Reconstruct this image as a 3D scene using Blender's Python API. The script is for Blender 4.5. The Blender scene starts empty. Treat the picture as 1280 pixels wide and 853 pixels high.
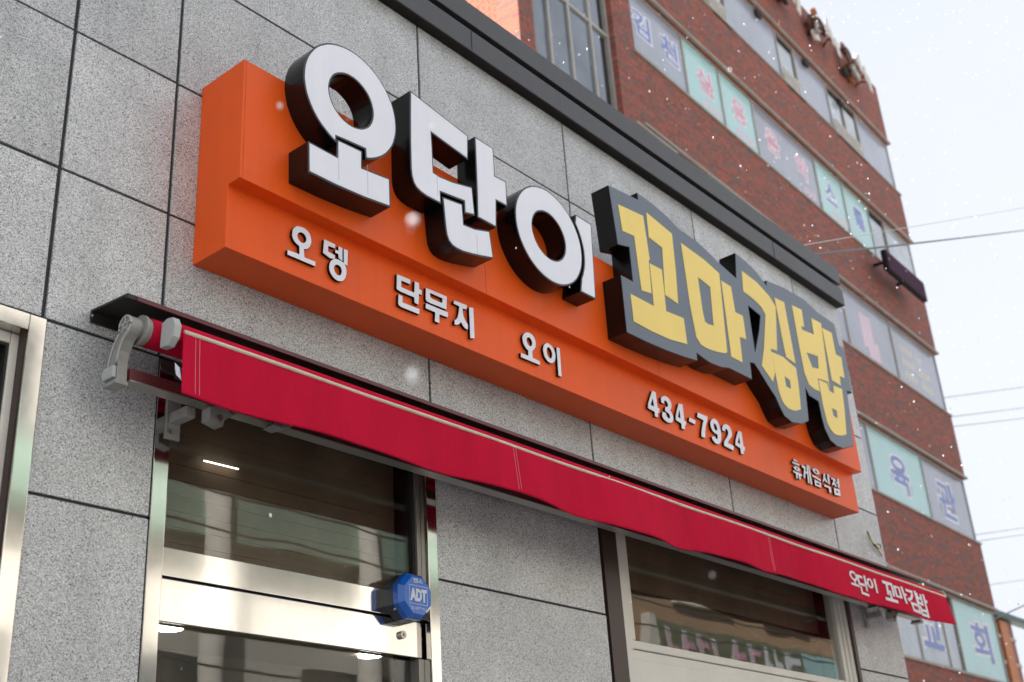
import bpy, bmesh, math, random
from mathutils import Vector, Matrix
from mathutils.geometry import tessellate_polygon

R = math.radians
random.seed(7)
scene = bpy.context.scene
COL = scene.collection

# ------------------------------------------------------------------ camera
cam_d = bpy.data.cameras.new("camera")
cam = bpy.data.objects.new("camera", cam_d)
COL.objects.link(cam)
cam_d.sensor_width = 36.0
cam_d.lens = 42.53
cam_d.clip_start = 0.05
cam_d.clip_end = 600.0
_r = Vector((0.64437995, -0.76225405, -0.06118207))
_u = Vector((-0.285684, -0.31417467, 0.90536122))
_f = Vector((0.70933711, 0.56591788, 0.42021164))
cam.matrix_world = Matrix(((_r.x, _u.x, -_f.x, 0.0), (_r.y, _u.y, -_f.y, -2.9),
                           (_r.z, _u.z, -_f.z, 1.6), (0, 0, 0, 1)))
cam_d.dof.use_dof = True
cam_d.dof.focus_distance = 4.1
cam_d.dof.aperture_fstop = 3.8
scene.camera = cam

# ------------------------------------------------------------------ sky and sun
# hazy winter daylight: the sun stands behind the shop row, to the left,
# so the shop front is lit by the pale sky and by the houses opposite
SUN_EL, SUN_AZ = 42.0, -52.0          # azimuth from +Y towards +X
world = bpy.data.worlds.new("World")
scene.world = world
world.use_nodes = True
wn, wl = world.node_tree.nodes, world.node_tree.links
wn.clear()
w_out = wn.new("ShaderNodeOutputWorld")
w_bg = wn.new("ShaderNodeBackground")
w_sky = wn.new("ShaderNodeTexSky")
w_sky.sky_type = 'NISHITA'
w_sky.sun_disc = False
w_sky.sun_elevation = R(SUN_EL)
w_sky.sun_rotation = R(SUN_AZ)
w_sky.dust_density = 6.0
w_tc = wn.new("ShaderNodeTexCoord")
w_no = wn.new("ShaderNodeTexNoise")
w_no.inputs['Scale'].default_value = 2.2
w_no.inputs['Detail'].default_value = 3.0
w_rp = wn.new("ShaderNodeValToRGB")
w_rp.color_ramp.elements[0].position = 0.30
w_rp.color_ramp.elements[0].color = (0.92, 0.935, 0.97, 1)
w_rp.color_ramp.elements[1].position = 0.72
w_rp.color_ramp.elements[1].color = (1.0, 1.0, 1.0, 1)
w_mul = wn.new("ShaderNodeMix"); w_mul.data_type = 'RGBA'; w_mul.blend_type = 'MULTIPLY'
w_mul.inputs[0].default_value = 1.0
w_mul.inputs[7].default_value = (3.85, 3.98, 4.25, 1)
w_mix = wn.new("ShaderNodeMix"); w_mix.data_type = 'RGBA'
w_mix.inputs[0].default_value = 0.90
wl.new(w_tc.outputs['Generated'], w_no.inputs['Vector'])
wl.new(w_no.outputs['Fac'], w_rp.inputs['Fac'])
wl.new(w_rp.outputs['Color'], w_mul.inputs[6])
wl.new(w_sky.outputs['Color'], w_mix.inputs[6])
wl.new(w_mul.outputs[2], w_mix.inputs[7])
wl.new(w_mix.outputs[2], w_bg.inputs['Color'])
w_bg.inputs['Strength'].default_value = 0.10
wl.new(w_bg.outputs['Background'], w_out.inputs['Surface'])

sun_d = bpy.data.lights.new("sun", 'SUN')
sun_d.energy = 5.0
sun_d.angle = R(2.0)
sun_d.color = (1.0, 0.97, 0.93)
sun = bpy.data.objects.new("sun", sun_d)
COL.objects.link(sun)
_s = Vector((math.sin(R(SUN_AZ)) * math.cos(R(SUN_EL)), math.cos(R(SUN_AZ)) * math.cos(R(SUN_EL)), math.sin(R(SUN_EL))))
sun.rotation_euler = _s.to_track_quat('Z', 'Y').to_euler()
sun.location = (-8, 8, 20)

scene.view_settings.view_transform = 'Standard'
scene.view_settings.look = 'None'
scene.view_settings.exposure = 1.38
scene.view_settings.gamma = 1.0
scene.view_settings.use_curve_mapping = False
scene.render.engine = 'CYCLES'
scene.cycles.max_bounces = 6
scene.cycles.diffuse_bounces = 3
scene.cycles.transparent_max_bounces = 12
scene.cycles.caustics_reflective = False
scene.cycles.caustics_refractive = False

# ------------------------------------------------------------------ materials
def mat(name, color, rough=0.5, metal=0.0, spec=0.5, noise=None, bump=None, coat=0.0, emit=None, streak=0.0):
    """principled material; noise=(scale, amount, detail) varies the colour, bump=(scale, strength, distance)"""
    m = bpy.data.materials.new(name)
    m.use_nodes = True
    n, l = m.node_tree.nodes, m.node_tree.links
    b = n['Principled BSDF']
    b.inputs['Base Color'].default_value = (*color, 1)
    b.inputs['Roughness'].default_value = rough
    b.inputs['Metallic'].default_value = metal
    b.inputs['Specular IOR Level'].default_value = spec
    b.inputs['Coat Weight'].default_value = coat
    if emit:
        b.inputs['Emission Color'].default_value = (*emit[0], 1)
        b.inputs['Emission Strength'].default_value = emit[1]
    tc = n.new("ShaderNodeTexCoord")
    if noise:
        t = n.new("ShaderNodeTexNoise")
        t.inputs['Scale'].default_value = noise[0]
        t.inputs['Detail'].default_value = noise[2] if len(noise) > 2 else 4.0
        t.inputs['Roughness'].default_value = 0.6
        l.new(tc.outputs['Object'], t.inputs['Vector'])
        r = n.new("ShaderNodeValToRGB")
        a = noise[1]
        r.color_ramp.elements[0].position = 0.3
        r.color_ramp.elements[1].position = 0.7
        r.color_ramp.elements[0].color = (*[c * (1 - a) for c in color], 1)
        r.color_ramp.elements[1].color = (*[min(1, c * (1 + a)) for c in color], 1)
        l.new(t.outputs['Fac'], r.inputs['Fac'])
        l.new(r.outputs['Color'], b.inputs['Base Color'])
        mr = n.new("ShaderNodeMapRange")
        mr.inputs['To Min'].default_value = max(0.02, rough * 0.8)
        mr.inputs['To Max'].default_value = min(1.0, rough * 1.25)
        l.new(t.outputs['Fac'], mr.inputs['Value'])
        l.new(mr.outputs['Result'], b.inputs['Roughness'])
    if streak:                       # faint rain streaks running down the sheet
        src = b.inputs['Base Color'].links[0].from_socket if b.inputs['Base Color'].links else None
        mp = n.new("ShaderNodeMapping"); mp.inputs['Scale'].default_value = (26.0, 26.0, 1.1)
        st = n.new("ShaderNodeTexNoise"); st.inputs['Scale'].default_value = 1.0; st.inputs['Detail'].default_value = 5.0
        l.new(tc.outputs['Object'], mp.inputs['Vector']); l.new(mp.outputs[0], st.inputs['Vector'])
        sr = n.new("ShaderNodeMapRange"); sr.inputs['From Min'].default_value = 0.30; sr.inputs['From Max'].default_value = 0.52
        sr.inputs['To Min'].default_value = 1.0 - streak; sr.inputs['To Max'].default_value = 1.0
        l.new(st.outputs['Fac'], sr.inputs['Value'])
        sv = n.new("ShaderNodeVectorMath"); sv.operation = 'SCALE'
        sv.inputs[0].default_value = color
        if src: l.new(src, sv.inputs[0])
        l.new(sr.outputs['Result'], sv.inputs['Scale']); l.new(sv.outputs[0], b.inputs['Base Color'])
    if bump:
        t2 = n.new("ShaderNodeTexNoise")
        t2.inputs['Scale'].default_value = bump[0]
        t2.inputs['Detail'].default_value = 3.0
        l.new(tc.outputs['Object'], t2.inputs['Vector'])
        bp = n.new("ShaderNodeBump")
        bp.inputs['Strength'].default_value = bump[1]
        bp.inputs['Distance'].default_value = bump[2]
        l.new(t2.outputs['Fac'], bp.inputs['Height'])
        l.new(bp.outputs['Normal'], b.inputs['Normal'])
    return m

def granite_mat():
    m = bpy.data.materials.new("speckled_granite")
    m.use_nodes = True
    n, l = m.node_tree.nodes, m.node_tree.links
    b = n['Principled BSDF']
    tc = n.new("ShaderNodeTexCoord")
    info = n.new("ShaderNodeObjectInfo")
    add = n.new("ShaderNodeVectorMath"); add.operation = 'ADD'
    mulr = n.new("ShaderNodeMath"); mulr.operation = 'MULTIPLY'; mulr.inputs[1].default_value = 37.0
    l.new(info.outputs['Random'], mulr.inputs[0])
    l.new(tc.outputs['Object'], add.inputs[0])
    l.new(mulr.outputs[0], add.inputs[1])
    v = n.new("ShaderNodeTexVoronoi"); v.inputs['Scale'].default_value = 400.0
    l.new(add.outputs[0], v.inputs['Vector'])
    sep = n.new("ShaderNodeSeparateColor")
    l.new(v.outputs['Color'], sep.inputs['Color'])
    r = n.new("ShaderNodeValToRGB"); r.color_ramp.interpolation = 'LINEAR'
    e = r.color_ramp.elements
    e[0].position = 0.0; e[0].color = (0.06, 0.062, 0.070, 1)
    e[1].position = 1.0; e[1].color = (0.66, 0.66, 0.66, 1)
    for p, c in ((0.08, (0.12, 0.122, 0.13)), (0.17, (0.34, 0.35, 0.37)), (0.55, (0.455, 0.465, 0.485)), (0.80, (0.57, 0.575, 0.585))):
        q = e.new(p); q.color = (*c, 1)
    l.new(sep.outputs[0], r.inputs['Fac'])
    v2 = n.new("ShaderNodeTexVoronoi"); v2.inputs['Scale'].default_value = 700.0
    l.new(add.outputs[0], v2.inputs['Vector'])
    sep2 = n.new("ShaderNodeSeparateColor"); l.new(v2.outputs['Color'], sep2.inputs['Color'])
    mr2 = n.new("ShaderNodeMapRange"); mr2.inputs['To Min'].default_value = 0.62; mr2.inputs['To Max'].default_value = 1.30
    l.new(sep2.outputs[1], mr2.inputs['Value'])
    big = n.new("ShaderNodeTexNoise"); big.inputs['Scale'].default_value = 5.0; big.inputs['Detail'].default_value = 5.0
    l.new(add.outputs[0], big.inputs['Vector'])
    mr3 = n.new("ShaderNodeMapRange"); mr3.inputs['From Min'].default_value = 0.3; mr3.inputs['From Max'].default_value = 0.7
    mr3.inputs['To Min'].default_value = 0.90; mr3.inputs['To Max'].default_value = 1.10
    l.new(big.outputs['Fac'], mr3.inputs['Value'])
    mr4 = n.new("ShaderNodeMapRange"); mr4.inputs['To Min'].default_value = 1.05; mr4.inputs['To Max'].default_value = 1.30
    l.new(info.outputs['Random'], mr4.inputs['Value'])
    mps = n.new("ShaderNodeMapping"); mps.inputs['Scale'].default_value = (14.0, 14.0, 0.9)
    nst = n.new("ShaderNodeTexNoise"); nst.inputs['Scale'].default_value = 1.0; nst.inputs['Detail'].default_value = 5.0
    l.new(tc.outputs['Object'], mps.inputs['Vector']); l.new(mps.outputs[0], nst.inputs['Vector'])
    mr5 = n.new("ShaderNodeMapRange"); mr5.inputs['From Min'].default_value = 0.28; mr5.inputs['From Max'].default_value = 0.60
    mr5.inputs['To Min'].default_value = 0.93; mr5.inputs['To Max'].default_value = 1.02
    l.new(nst.outputs['Fac'], mr5.inputs['Value'])
    m0 = n.new("ShaderNodeMath"); m0.operation = 'MULTIPLY'
    l.new(mr5.outputs[0], m0.inputs[0]); l.new(mr3.outputs[0], m0.inputs[1])
    m1 = n.new("ShaderNodeMath"); m1.operation = 'MULTIPLY'
    l.new(mr2.outputs[0], m1.inputs[0]); l.new(m0.outputs[0], m1.inputs[1])
    m2 = n.new("ShaderNodeMath"); m2.operation = 'MULTIPLY'
    l.new(m1.outputs[0], m2.inputs[0]); l.new(mr4.outputs[0], m2.inputs[1])
    sc = n.new("ShaderNodeVectorMath"); sc.operation = 'SCALE'
    l.new(r.outputs['Color'], sc.inputs[0]); l.new(m2.outputs[0], sc.inputs['Scale'])
    l.new(sc.outputs[0], b.inputs['Base Color'])
    b.inputs['Roughness'].default_value = 0.27
    b.inputs['Specular IOR Level'].default_value = 0.9
    bp = n.new("ShaderNodeBump"); bp.inputs['Strength'].default_value = 0.25; bp.inputs['Distance'].default_value = 0.001
    l.new(sep2.outputs[1], bp.inputs['Height']); l.new(bp.outputs['Normal'], b.inputs['Normal'])
    return m

def brick_mat(name, c1, c2, c3, mortar, vertical_axis='XZ'):
    """running bond in the plane of the wall, some bricks fired grey"""
    m = bpy.data.materials.new(name)
    m.use_nodes = True
    n, l = m.node_tree.nodes, m.node_tree.links
    b = n['Principled BSDF']
    tc = n.new("ShaderNodeTexCoord")
    sx = n.new("ShaderNodeSeparateXYZ"); l.new(tc.outputs['Object'], sx.inputs[0])
    cx = n.new("ShaderNodeCombineXYZ")
    l.new(sx.outputs['X' if vertical_axis == 'XZ' else 'Y'], cx.inputs['X']); l.new(sx.outputs['Z'], cx.inputs['Y'])
    bt = n.new("ShaderNodeTexBrick")
    bt.inputs['Scale'].default_value = 1.0
    bt.inputs['Brick Width'].default_value = 0.20
    bt.inputs['Row Height'].default_value = 0.068
    bt.inputs['Mortar Size'].default_value = 0.006
    bt.inputs['Mortar Smooth'].default_value = 0.3
    bt.inputs['Bias'].default_value = -0.1
    bt.inputs['Color1'].default_value = (*c1, 1)
    bt.inputs['Color2'].default_value = (*c2, 1)
    bt.inputs['Mortar'].default_value = (*mortar, 1)
    l.new(cx.outputs[0], bt.inputs['Vector'])
    no = n.new("ShaderNodeTexNoise"); no.inputs['Scale'].default_value = 3.0; no.inputs['Detail'].default_value = 4.0
    no.inputs['Roughness'].default_value = 0.75
    mp = n.new("ShaderNodeMapping"); mp.inputs['Scale'].default_value = (0.8, 1.9, 1.0)
    l.new(cx.outputs[0], mp.inputs['Vector']); l.new(mp.outputs[0], no.inputs['Vector'])
    r = n.new("ShaderNodeValToRGB")
    r.color_ramp.elements[0].position = 0.49; r.color_ramp.elements[0].color = (0, 0, 0, 1)
    r.color_ramp.elements[1].position = 0.60; r.color_ramp.elements[1].color = (0.75, 0.75, 0.75, 1)
    l.new(no.outputs['Fac'], r.inputs['Fac'])
    mx = n.new("ShaderNodeMix"); mx.data_type = 'RGBA'
    l.new(r.outputs['Color'], mx.inputs[0]); l.new(bt.outputs['Color'], mx.inputs[6])
    mx.inputs[7].default_value = (*c3, 1)
    fine = n.new("ShaderNodeTexNoise"); fine.inputs['Scale'].default_value = 14.0; fine.inputs['Detail'].default_value = 3.0
    l.new(cx.outputs[0], fine.inputs['Vector'])
    mr = n.new("ShaderNodeMapRange"); mr.inputs['From Min'].default_value = 0.25; mr.inputs['From Max'].default_value = 0.75
    mr.inputs['To Min'].default_value = 0.65; mr.inputs['To Max'].default_value = 1.35
    l.new(fine.outputs['Fac'], mr.inputs['Value'])
    sc = n.new("ShaderNodeVectorMath"); sc.operation = 'SCALE'
    l.new(mx.outputs[2], sc.inputs[0]); l.new(mr.outputs[0], sc.inputs['Scale'])
    l.new(sc.outputs[0], b.inputs['Base Color'])
    b.inputs['Roughness'].default_value = 0.8
    bp = n.new("ShaderNodeBump"); bp.inputs['Strength'].default_value = 0.5; bp.inputs['Distance'].default_value = 0.006
    inv = n.new("ShaderNodeMath"); inv.operation = 'SUBTRACT'; inv.inputs[0].default_value = 1.0
    l.new(bt.outputs['Fac'], inv.inputs[1]); l.new(inv.outputs[0], bp.inputs['Height'])
    l.new(bp.outputs['Normal'], b.inputs['Normal'])
    return m

def glass_mat(name, tint, ior=1.55, boost=1.0, rough=0.0):
    """thin architectural glass: a clear sheet with a mirror reflection on it"""
    m = bpy.data.materials.new(name)
    m.use_nodes = True
    n, l = m.node_tree.nodes, m.node_tree.links
    n.remove(n['Principled BSDF'])
    tr = n.new("ShaderNodeBsdfTransparent"); tr.inputs['Color'].default_value = (*tint, 1)
    gl = n.new("ShaderNodeBsdfGlossy"); gl.inputs['Roughness'].default_value = rough
    lw = n.new("ShaderNodeLayerWeight"); lw.inputs['Blend'].default_value = 0.5      # Schlick reflectance, alike from both faces
    f0 = ((ior - 1) / (ior + 1)) ** 2
    pw = n.new("ShaderNodeMath"); pw.operation = 'POWER'; pw.inputs[1].default_value = 5.0
    fr = n.new("ShaderNodeMath"); fr.operation = 'MULTIPLY_ADD'; fr.inputs[1].default_value = 1 - f0; fr.inputs[2].default_value = f0
    l.new(lw.outputs['Facing'], pw.inputs[0]); l.new(pw.outputs[0], fr.inputs[0])
    ml = n.new("ShaderNodeMath"); ml.operation = 'MULTIPLY'; ml.use_clamp = True; ml.inputs[1].default_value = boost
    mx = n.new("ShaderNodeMixShader")
    tc = n.new("ShaderNodeTexCoord")
    no = n.new("ShaderNodeTexNoise"); no.inputs['Scale'].default_value = 2.0; no.inputs['Detail'].default_value = 1.0
    bp = n.new("ShaderNodeBump"); bp.inputs['Strength'].default_value = 0.06; bp.inputs['Distance'].default_value = 0.03
    l.new(tc.outputs['Object'], no.inputs['Vector']); l.new(no.outputs['Fac'], bp.inputs['Height'])
    l.new(bp.outputs['Normal'], gl.inputs['Normal'])
    l.new(fr.outputs[0], ml.inputs[0]); l.new(ml.outputs[0], mx.inputs[0])
    l.new(tr.outputs[0], mx.inputs[1]); l.new(gl.outputs[0], mx.inputs[2])
    l.new(mx.outputs[0], n['Material Output'].inputs['Surface'])
    return m

def fabric_mat(name, color):
    m = mat(name, color, 0.8, spec=0.08)
    n, l = m.node_tree.nodes, m.node_tree.links
    b = n['Principled BSDF']
    tc = n.new("ShaderNodeTexCoord")
    mp = n.new("ShaderNodeMapping"); mp.inputs['Scale'].default_value = (5.0, 5.0, 1.4)
    no = n.new("ShaderNodeTexNoise"); no.inputs['Scale'].default_value = 1.6; no.inputs['Detail'].default_value = 6.0; no.inputs['Roughness'].default_value = 0.7
    l.new(tc.outputs['Object'], mp.inputs['Vector']); l.new(mp.outputs[0], no.inputs['Vector'])
    r = n.new("ShaderNodeValToRGB")
    r.color_ramp.elements[0].position = 0.30; r.color_ramp.elements[0].color = (color[0] * 0.84, color[1] * 0.86, color[2] * 0.86, 1)
    r.color_ramp.elements[1].position = 0.56; r.color_ramp.elements[1].color = (*color, 1)
    l.new(no.outputs['Fac'], r.inputs['Fac']); l.new(r.outputs['Color'], b.inputs['Base Color'])
    wv = n.new("ShaderNodeTexNoise"); wv.inputs['Scale'].default_value = 900.0
    l.new(tc.outputs['Object'], wv.inputs['Vector'])
    bp = n.new("ShaderNodeBump"); bp.inputs['Strength'].default_value = 0.15; bp.inputs['Distance'].default_value = 0.0005
    l.new(wv.outputs['Fac'], bp.inputs['Height']); l.new(bp.outputs['Normal'], b.inputs['Normal'])
    return m

M = {}
M['granite'] = granite_mat()
M['sealant'] = mat("joint_sealant", (0.030, 0.032, 0.039), 0.7)
M['core'] = mat("wall_core", (0.10, 0.10, 0.11), 0.9)
M['plaster'] = mat("interior_plaster", (0.30, 0.25, 0.19), 0.9)
M['orange'] = mat("orange_panel", (0.88, 0.110, 0.010), 0.40, spec=0.28, noise=(2.5, 0.06, 5.0), streak=0.035)
M['letter_side'] = mat("black_letter_return", (0.005, 0.0045, 0.005), 0.22, spec=0.3, noise=(8.0, 0.3))
M['rim'] = mat("grey_letter_rim", (0.035, 0.042, 0.05), 0.4)
M['acrylic'] = mat("white_acrylic_face", (0.86, 0.87, 0.97), 0.22, spec=0.5, noise=(3.0, 0.03, 6.0), coat=0.2, streak=0.02)
M['plate'] = mat("slate_grey_face", (0.12, 0.15, 0.195), 0.36, spec=0.5, noise=(2.0, 0.06))
M['yellow'] = mat("yellow_film", (0.96, 0.71, 0.165), 0.35, noise=(2.0, 0.04))
M['seam'] = mat("sheet_seam", (0.42, 0.42, 0.44), 0.5)
M['parapet'] = mat("dark_grey_coping", (0.052, 0.050, 0.054), 0.40, noise=(3.0, 0.10), spec=0.5, streak=0.15)
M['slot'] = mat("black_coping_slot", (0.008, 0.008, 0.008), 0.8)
M['steel'] = mat("polished_steel", (0.66, 0.64, 0.61), 0.09, metal=1.0, bump=(4.0, 0.06, 0.008), streak=0.05)
M['brushed'] = mat("grey_aluminium", (0.42, 0.40, 0.37), 0.35, metal=0.7, noise=(6.0, 0.1))
M['red'] = fabric_mat("red_awning_cloth", (0.58, 0.008, 0.042))
M['cream'] = mat("cream_piping", (0.70, 0.62, 0.50), 0.5, noise=(30.0, 0.12))
M['maroon'] = mat("maroon_hood_lip", (0.12, 0.022, 0.026), 0.4, noise=(10.0, 0.2))
M['hood'] = mat("dark_olive_hood", (0.018, 0.017, 0.014), 0.55, noise=(12.0, 0.2))
M['cast'] = mat("cast_aluminium", (0.33, 0.325, 0.31), 0.5, metal=0.15, noise=(20.0, 0.15))
M['plastic_grey'] = mat("pale_plastic_cap", (0.48, 0.50, 0.50), 0.45)
M['bolt'] = mat("zinc_bolt", (0.45, 0.43, 0.38), 0.35, metal=0.9)
M['brown'] = mat("brown_post_paint", (0.055, 0.032, 0.028), 0.45, noise=(6.0, 0.2))
M['upvc'] = mat("white_window_frame", (0.76, 0.73, 0.68), 0.4, noise=(4.0, 0.05))
M['gasket'] = mat("black_gasket", (0.012, 0.012, 0.012), 0.6)
M['glass'] = glass_mat("clear_glass", (0.95, 0.96, 0.945), 1.6, 0.85)
M['blind'] = mat("brown_blind", (0.17, 0.118, 0.078), 0.75, noise=(5.0, 0.25))
M['lamp'] = mat("lit_lamp", (0.9, 0.9, 0.9), 0.5, emit=((1.0, 0.97, 0.90), 9.0))
M['tube'] = mat("lit_tube", (0.9, 0.9, 0.9), 0.5, emit=((1.0, 0.97, 0.90), 3.0))
M['blue'] = mat("blue_alarm_plastic", (0.008, 0.13, 0.60), 0.18, spec=0.6, noise=(40.0, 0.15), coat=0.5)
M['blue_dark'] = mat("smoked_alarm_base", (0.035, 0.045, 0.06), 0.3, noise=(30.0, 0.2))
M['print'] = mat("white_print", (0.70, 0.75, 0.82), 0.5)
M['yellow_wire'] = mat("yellow_wire", (0.42, 0.30, 0.03), 0.5)
M['black_tape'] = mat("black_tape", (0.02, 0.02, 0.02), 0.5)
M['cable'] = mat("grey_cable", (0.09, 0.09, 0.095), 0.6)
M['cable_far'] = mat("far_cable", (0.45, 0.46, 0.48), 0.7)
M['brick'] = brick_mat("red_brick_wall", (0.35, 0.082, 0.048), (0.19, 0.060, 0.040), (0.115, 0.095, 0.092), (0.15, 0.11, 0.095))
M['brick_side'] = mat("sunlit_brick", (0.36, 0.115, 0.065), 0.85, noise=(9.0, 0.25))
M['mortar'] = mat("mortar", (0.30, 0.25, 0.21), 0.9)
M['brick_far'] = brick_mat("far_brick", (0.30, 0.10, 0.07), (0.20, 0.07, 0.05), (0.15, 0.10, 0.09), (0.2, 0.15, 0.13))
M['film_grey'] = mat("grey_window_film", (0.33, 0.36, 0.43), 0.18, spec=0.6, noise=(0.8, 0.12), bump=(0.7, 0.05, 0.05))
M['film_teal'] = mat("teal_window_film", (0.40, 0.64, 0.64), 0.22, spec=0.5, noise=(0.8, 0.06), bump=(0.7, 0.05, 0.05))
M['pane'] = mat("pale_window_pane", (0.40, 0.45, 0.50), 0.10, spec=0.6, noise=(0.9, 0.2))
M['pane_dark'] = mat("stair_window_pane", (0.13, 0.16, 0.20), 0.08, spec=0.8, noise=(0.7, 0.4))
M['alu'] = mat("old_window_frame", (0.36, 0.34, 0.31), 0.5, noise=(3.0, 0.1))
M['lintel'] = mat("beige_flashing", (0.33, 0.29, 0.24), 0.6, noise=(3.0, 0.2))
M['dark_open'] = mat("dark_opening", (0.018, 0.016, 0.015), 0.8)
M['ink_blue'] = mat("blue_letter_film", (0.20, 0.26, 0.56), 0.5)
M['ink_pink'] = mat("pink_letter_film", (0.70, 0.36, 0.46), 0.5)
M['ink_pale'] = mat("pale_pink_film", (0.68, 0.55, 0.63), 0.5)
M['ink_white'] = mat("white_letter_film", (0.74, 0.76, 0.80), 0.5)
M['ink_cream'] = mat("cream_letter_film", (0.62, 0.60, 0.50), 0.5)
M['led'] = mat("led_panel", (0.045, 0.008, 0.030), 0.6, spec=0.1, noise=(14.0, 0.95, 8.0))
M['led_case'] = mat("led_case", (0.010, 0.008, 0.009), 0.6, spec=0.15)
M['rust'] = mat("rusted_letter", (0.10, 0.040, 0.030), 0.85, noise=(7.0, 0.6, 6.0))
M['old_white'] = mat("weathered_white_plate", (0.58, 0.55, 0.50), 0.7, noise=(6.0, 0.15))
M['rust_orange'] = mat("orange_rust", (0.40, 0.13, 0.03), 0.8, noise=(8.0, 0.4))
M['asphalt'] = mat("asphalt", (0.055, 0.055, 0.058), 0.9, noise=(40.0, 0.3))
M['paving'] = mat("pale_paving", (0.42, 0.41, 0.39), 0.85, noise=(9.0, 0.15))
M['kerb'] = mat("granite_kerb", (0.35, 0.35, 0.35), 0.8, noise=(60.0, 0.2))
M['cream_wall'] = mat("cream_render", (0.76, 0.73, 0.66), 0.85, noise=(1.5, 0.06))
M['teal_column'] = mat("green_column_paint", (0.33, 0.46, 0.38), 0.5, noise=(3.0, 0.1))
M['shopglass'] = mat("opposite_window", (0.06, 0.075, 0.08), 0.1, spec=0.6)
M['tan'] = mat("tan_fascia", (0.45, 0.30, 0.19), 0.7, noise=(2.0, 0.1))
M['green_sign'] = mat("dull_green_board", (0.20, 0.22, 0.14), 0.6, noise=(3.0, 0.3))
M['green_beam'] = mat("dark_green_gutter", (0.035, 0.07, 0.055), 0.5, noise=(5.0, 0.2))
M['orange_far'] = mat("orange_render", (0.40, 0.16, 0.07), 0.7, noise=(3.0, 0.1))
M['snow'] = mat("snowflake", (0.92, 0.93, 0.95), 0.8)
M['paint_white'] = mat("road_paint", (0.75, 0.75, 0.73), 0.8, noise=(20.0, 0.1))

# ------------------------------------------------------------------ helpers
def link(name, me, m, parent=None):
    o = bpy.data.objects.new(name, me)
    COL.objects.link(o)
    if m is not None and not me.materials:
        me.materials.append(M[m] if isinstance(m, str) else m)
    if parent is not None:
        o.parent = parent
        if parent.type == 'EMPTY':
            fr = FRAME.get(parent.name, Matrix.Identity(4))
            o.matrix_parent_inverse = parent.matrix_basis.inverted() @ fr
    return o

FRAME = {}
def thing(name, label, cat, loc, rotz=0.0, group=None, frame=None):
    o = bpy.data.objects.new(name, None)
    o.empty_display_size = 0.2
    COL.objects.link(o)
    o.location = loc
    o.rotation_euler = (0, 0, rotz)
    o.matrix_basis = Matrix.Translation(loc) @ Matrix.Rotation(rotz, 4, 'Z')
    FRAME[o.name] = frame if frame is not None else Matrix.Identity(4)
    tag(o, label, cat, group)
    return o

def tag(o, label=None, cat=None, group=None, kind=None):
    if label: o['label'] = label
    if cat: o['category'] = cat
    if group: o['group'] = group
    if kind: o['kind'] = kind
    return o

def raw(name, verts, faces, m, parent=None, smooth=False):
    me = bpy.data.meshes.new(name)
    me.from_pydata([tuple(v) for v in verts], [], faces)
    me.update()
    if smooth:
        for p in me.polygons: p.use_smooth = True
    return link(name, me, m, parent)

BOXF = [(0, 3, 2, 1), (4, 5, 6, 7), (0, 1, 5, 4), (1, 2, 6, 5), (2, 3, 7, 6), (3, 0, 4, 7)]
def boxv(x0, x1, y0, y1, z0, z1):
    return [(x0, y0, z0), (x1, y0, z0), (x1, y1, z0), (x0, y1, z0), (x0, y0, z1), (x1, y0, z1), (x1, y1, z1), (x0, y1, z1)]

def box(name, b, m, parent=None, bevel=0.0):
    if bevel <= 0:
        return raw(name, boxv(*b), BOXF, m, parent)
    bm = bmesh.new()
    vs = [bm.verts.new(v) for v in boxv(*b)]
    for f in BOXF: bm.faces.new([vs[i] for i in f])
    bmesh.ops.bevel(bm, geom=list(bm.edges), offset=bevel, segments=2, affect='EDGES', profile=0.6)
    me = bpy.data.meshes.new(name); bm.to_mesh(me); bm.free()
    return link(name, me, m, parent)

def boxes(name, bl, m, parent=None):
    v, f = [], []
    for b in bl:
        k = len(v); v += boxv(*b); f += [tuple(i + k for i in q) for q in BOXF]
    return raw(name, v, f, m, parent)

def area(P):
    return 0.5 * sum(P[i][0] * P[(i + 1) % len(P)][1] - P[(i + 1) % len(P)][0] * P[i][1] for i in range(len(P)))

def inset(P, d):
    """mitred offset of a closed outline; positive d shrinks a counter-clockwise one"""
    n = len(P); out = []
    for i in range(n):
        a, b, c = Vector(P[i - 1]), Vector(P[i]), Vector(P[(i + 1) % n])
        e1, e2 = (b - a).normalized(), (c - b).normalized()
        n1, n2 = Vector((-e1.y, e1.x)), Vector((-e2.y, e2.x))
        k = n1 + n2
        if k.length < 1e-6: k = n1.copy()
        k.normalize()
        s = min(1.0 / max(0.35, k.dot(n1)), 2.2)
        out.append(tuple(b + k * d * s))
    return out

def prism(name, outer, holes, y0, y1, m, parent=None, shrink=0.0):
    """outline in the x-z plane, front at y0, back at y1"""
    loops = [list(outer) if area(outer) > 0 else list(outer)[::-1]]
    for h in holes: loops.append(list(h) if area(h) < 0 else list(h)[::-1])
    if shrink: loops = [inset(P, shrink) for P in loops]
    pts = [Vector((x, z, 0)) for P in loops for x, z in P]
    tris = tessellate_polygon([[Vector((x, z, 0)) for x, z in P] for P in loops])
    n = len(pts)
    v = [(p.x, y0, p.y) for p in pts] + [(p.x, y1, p.y) for p in pts]
    f = []
    for t in tris:
        a, b, c = (pts[i] for i in t)
        if (b - a).cross(c - a).z < 0: t = t[::-1]
        f.append(tuple(t)); f.append(tuple(i + n for i in t[::-1]))
    k = 0
    for P in loops:
        q = len(P)
        for i in range(q):
            a, b = k + i, k + (i + 1) % q
            f.append((a, a + n, b + n, b))
        k += q
    return raw(name, v, f, m, parent)

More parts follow.
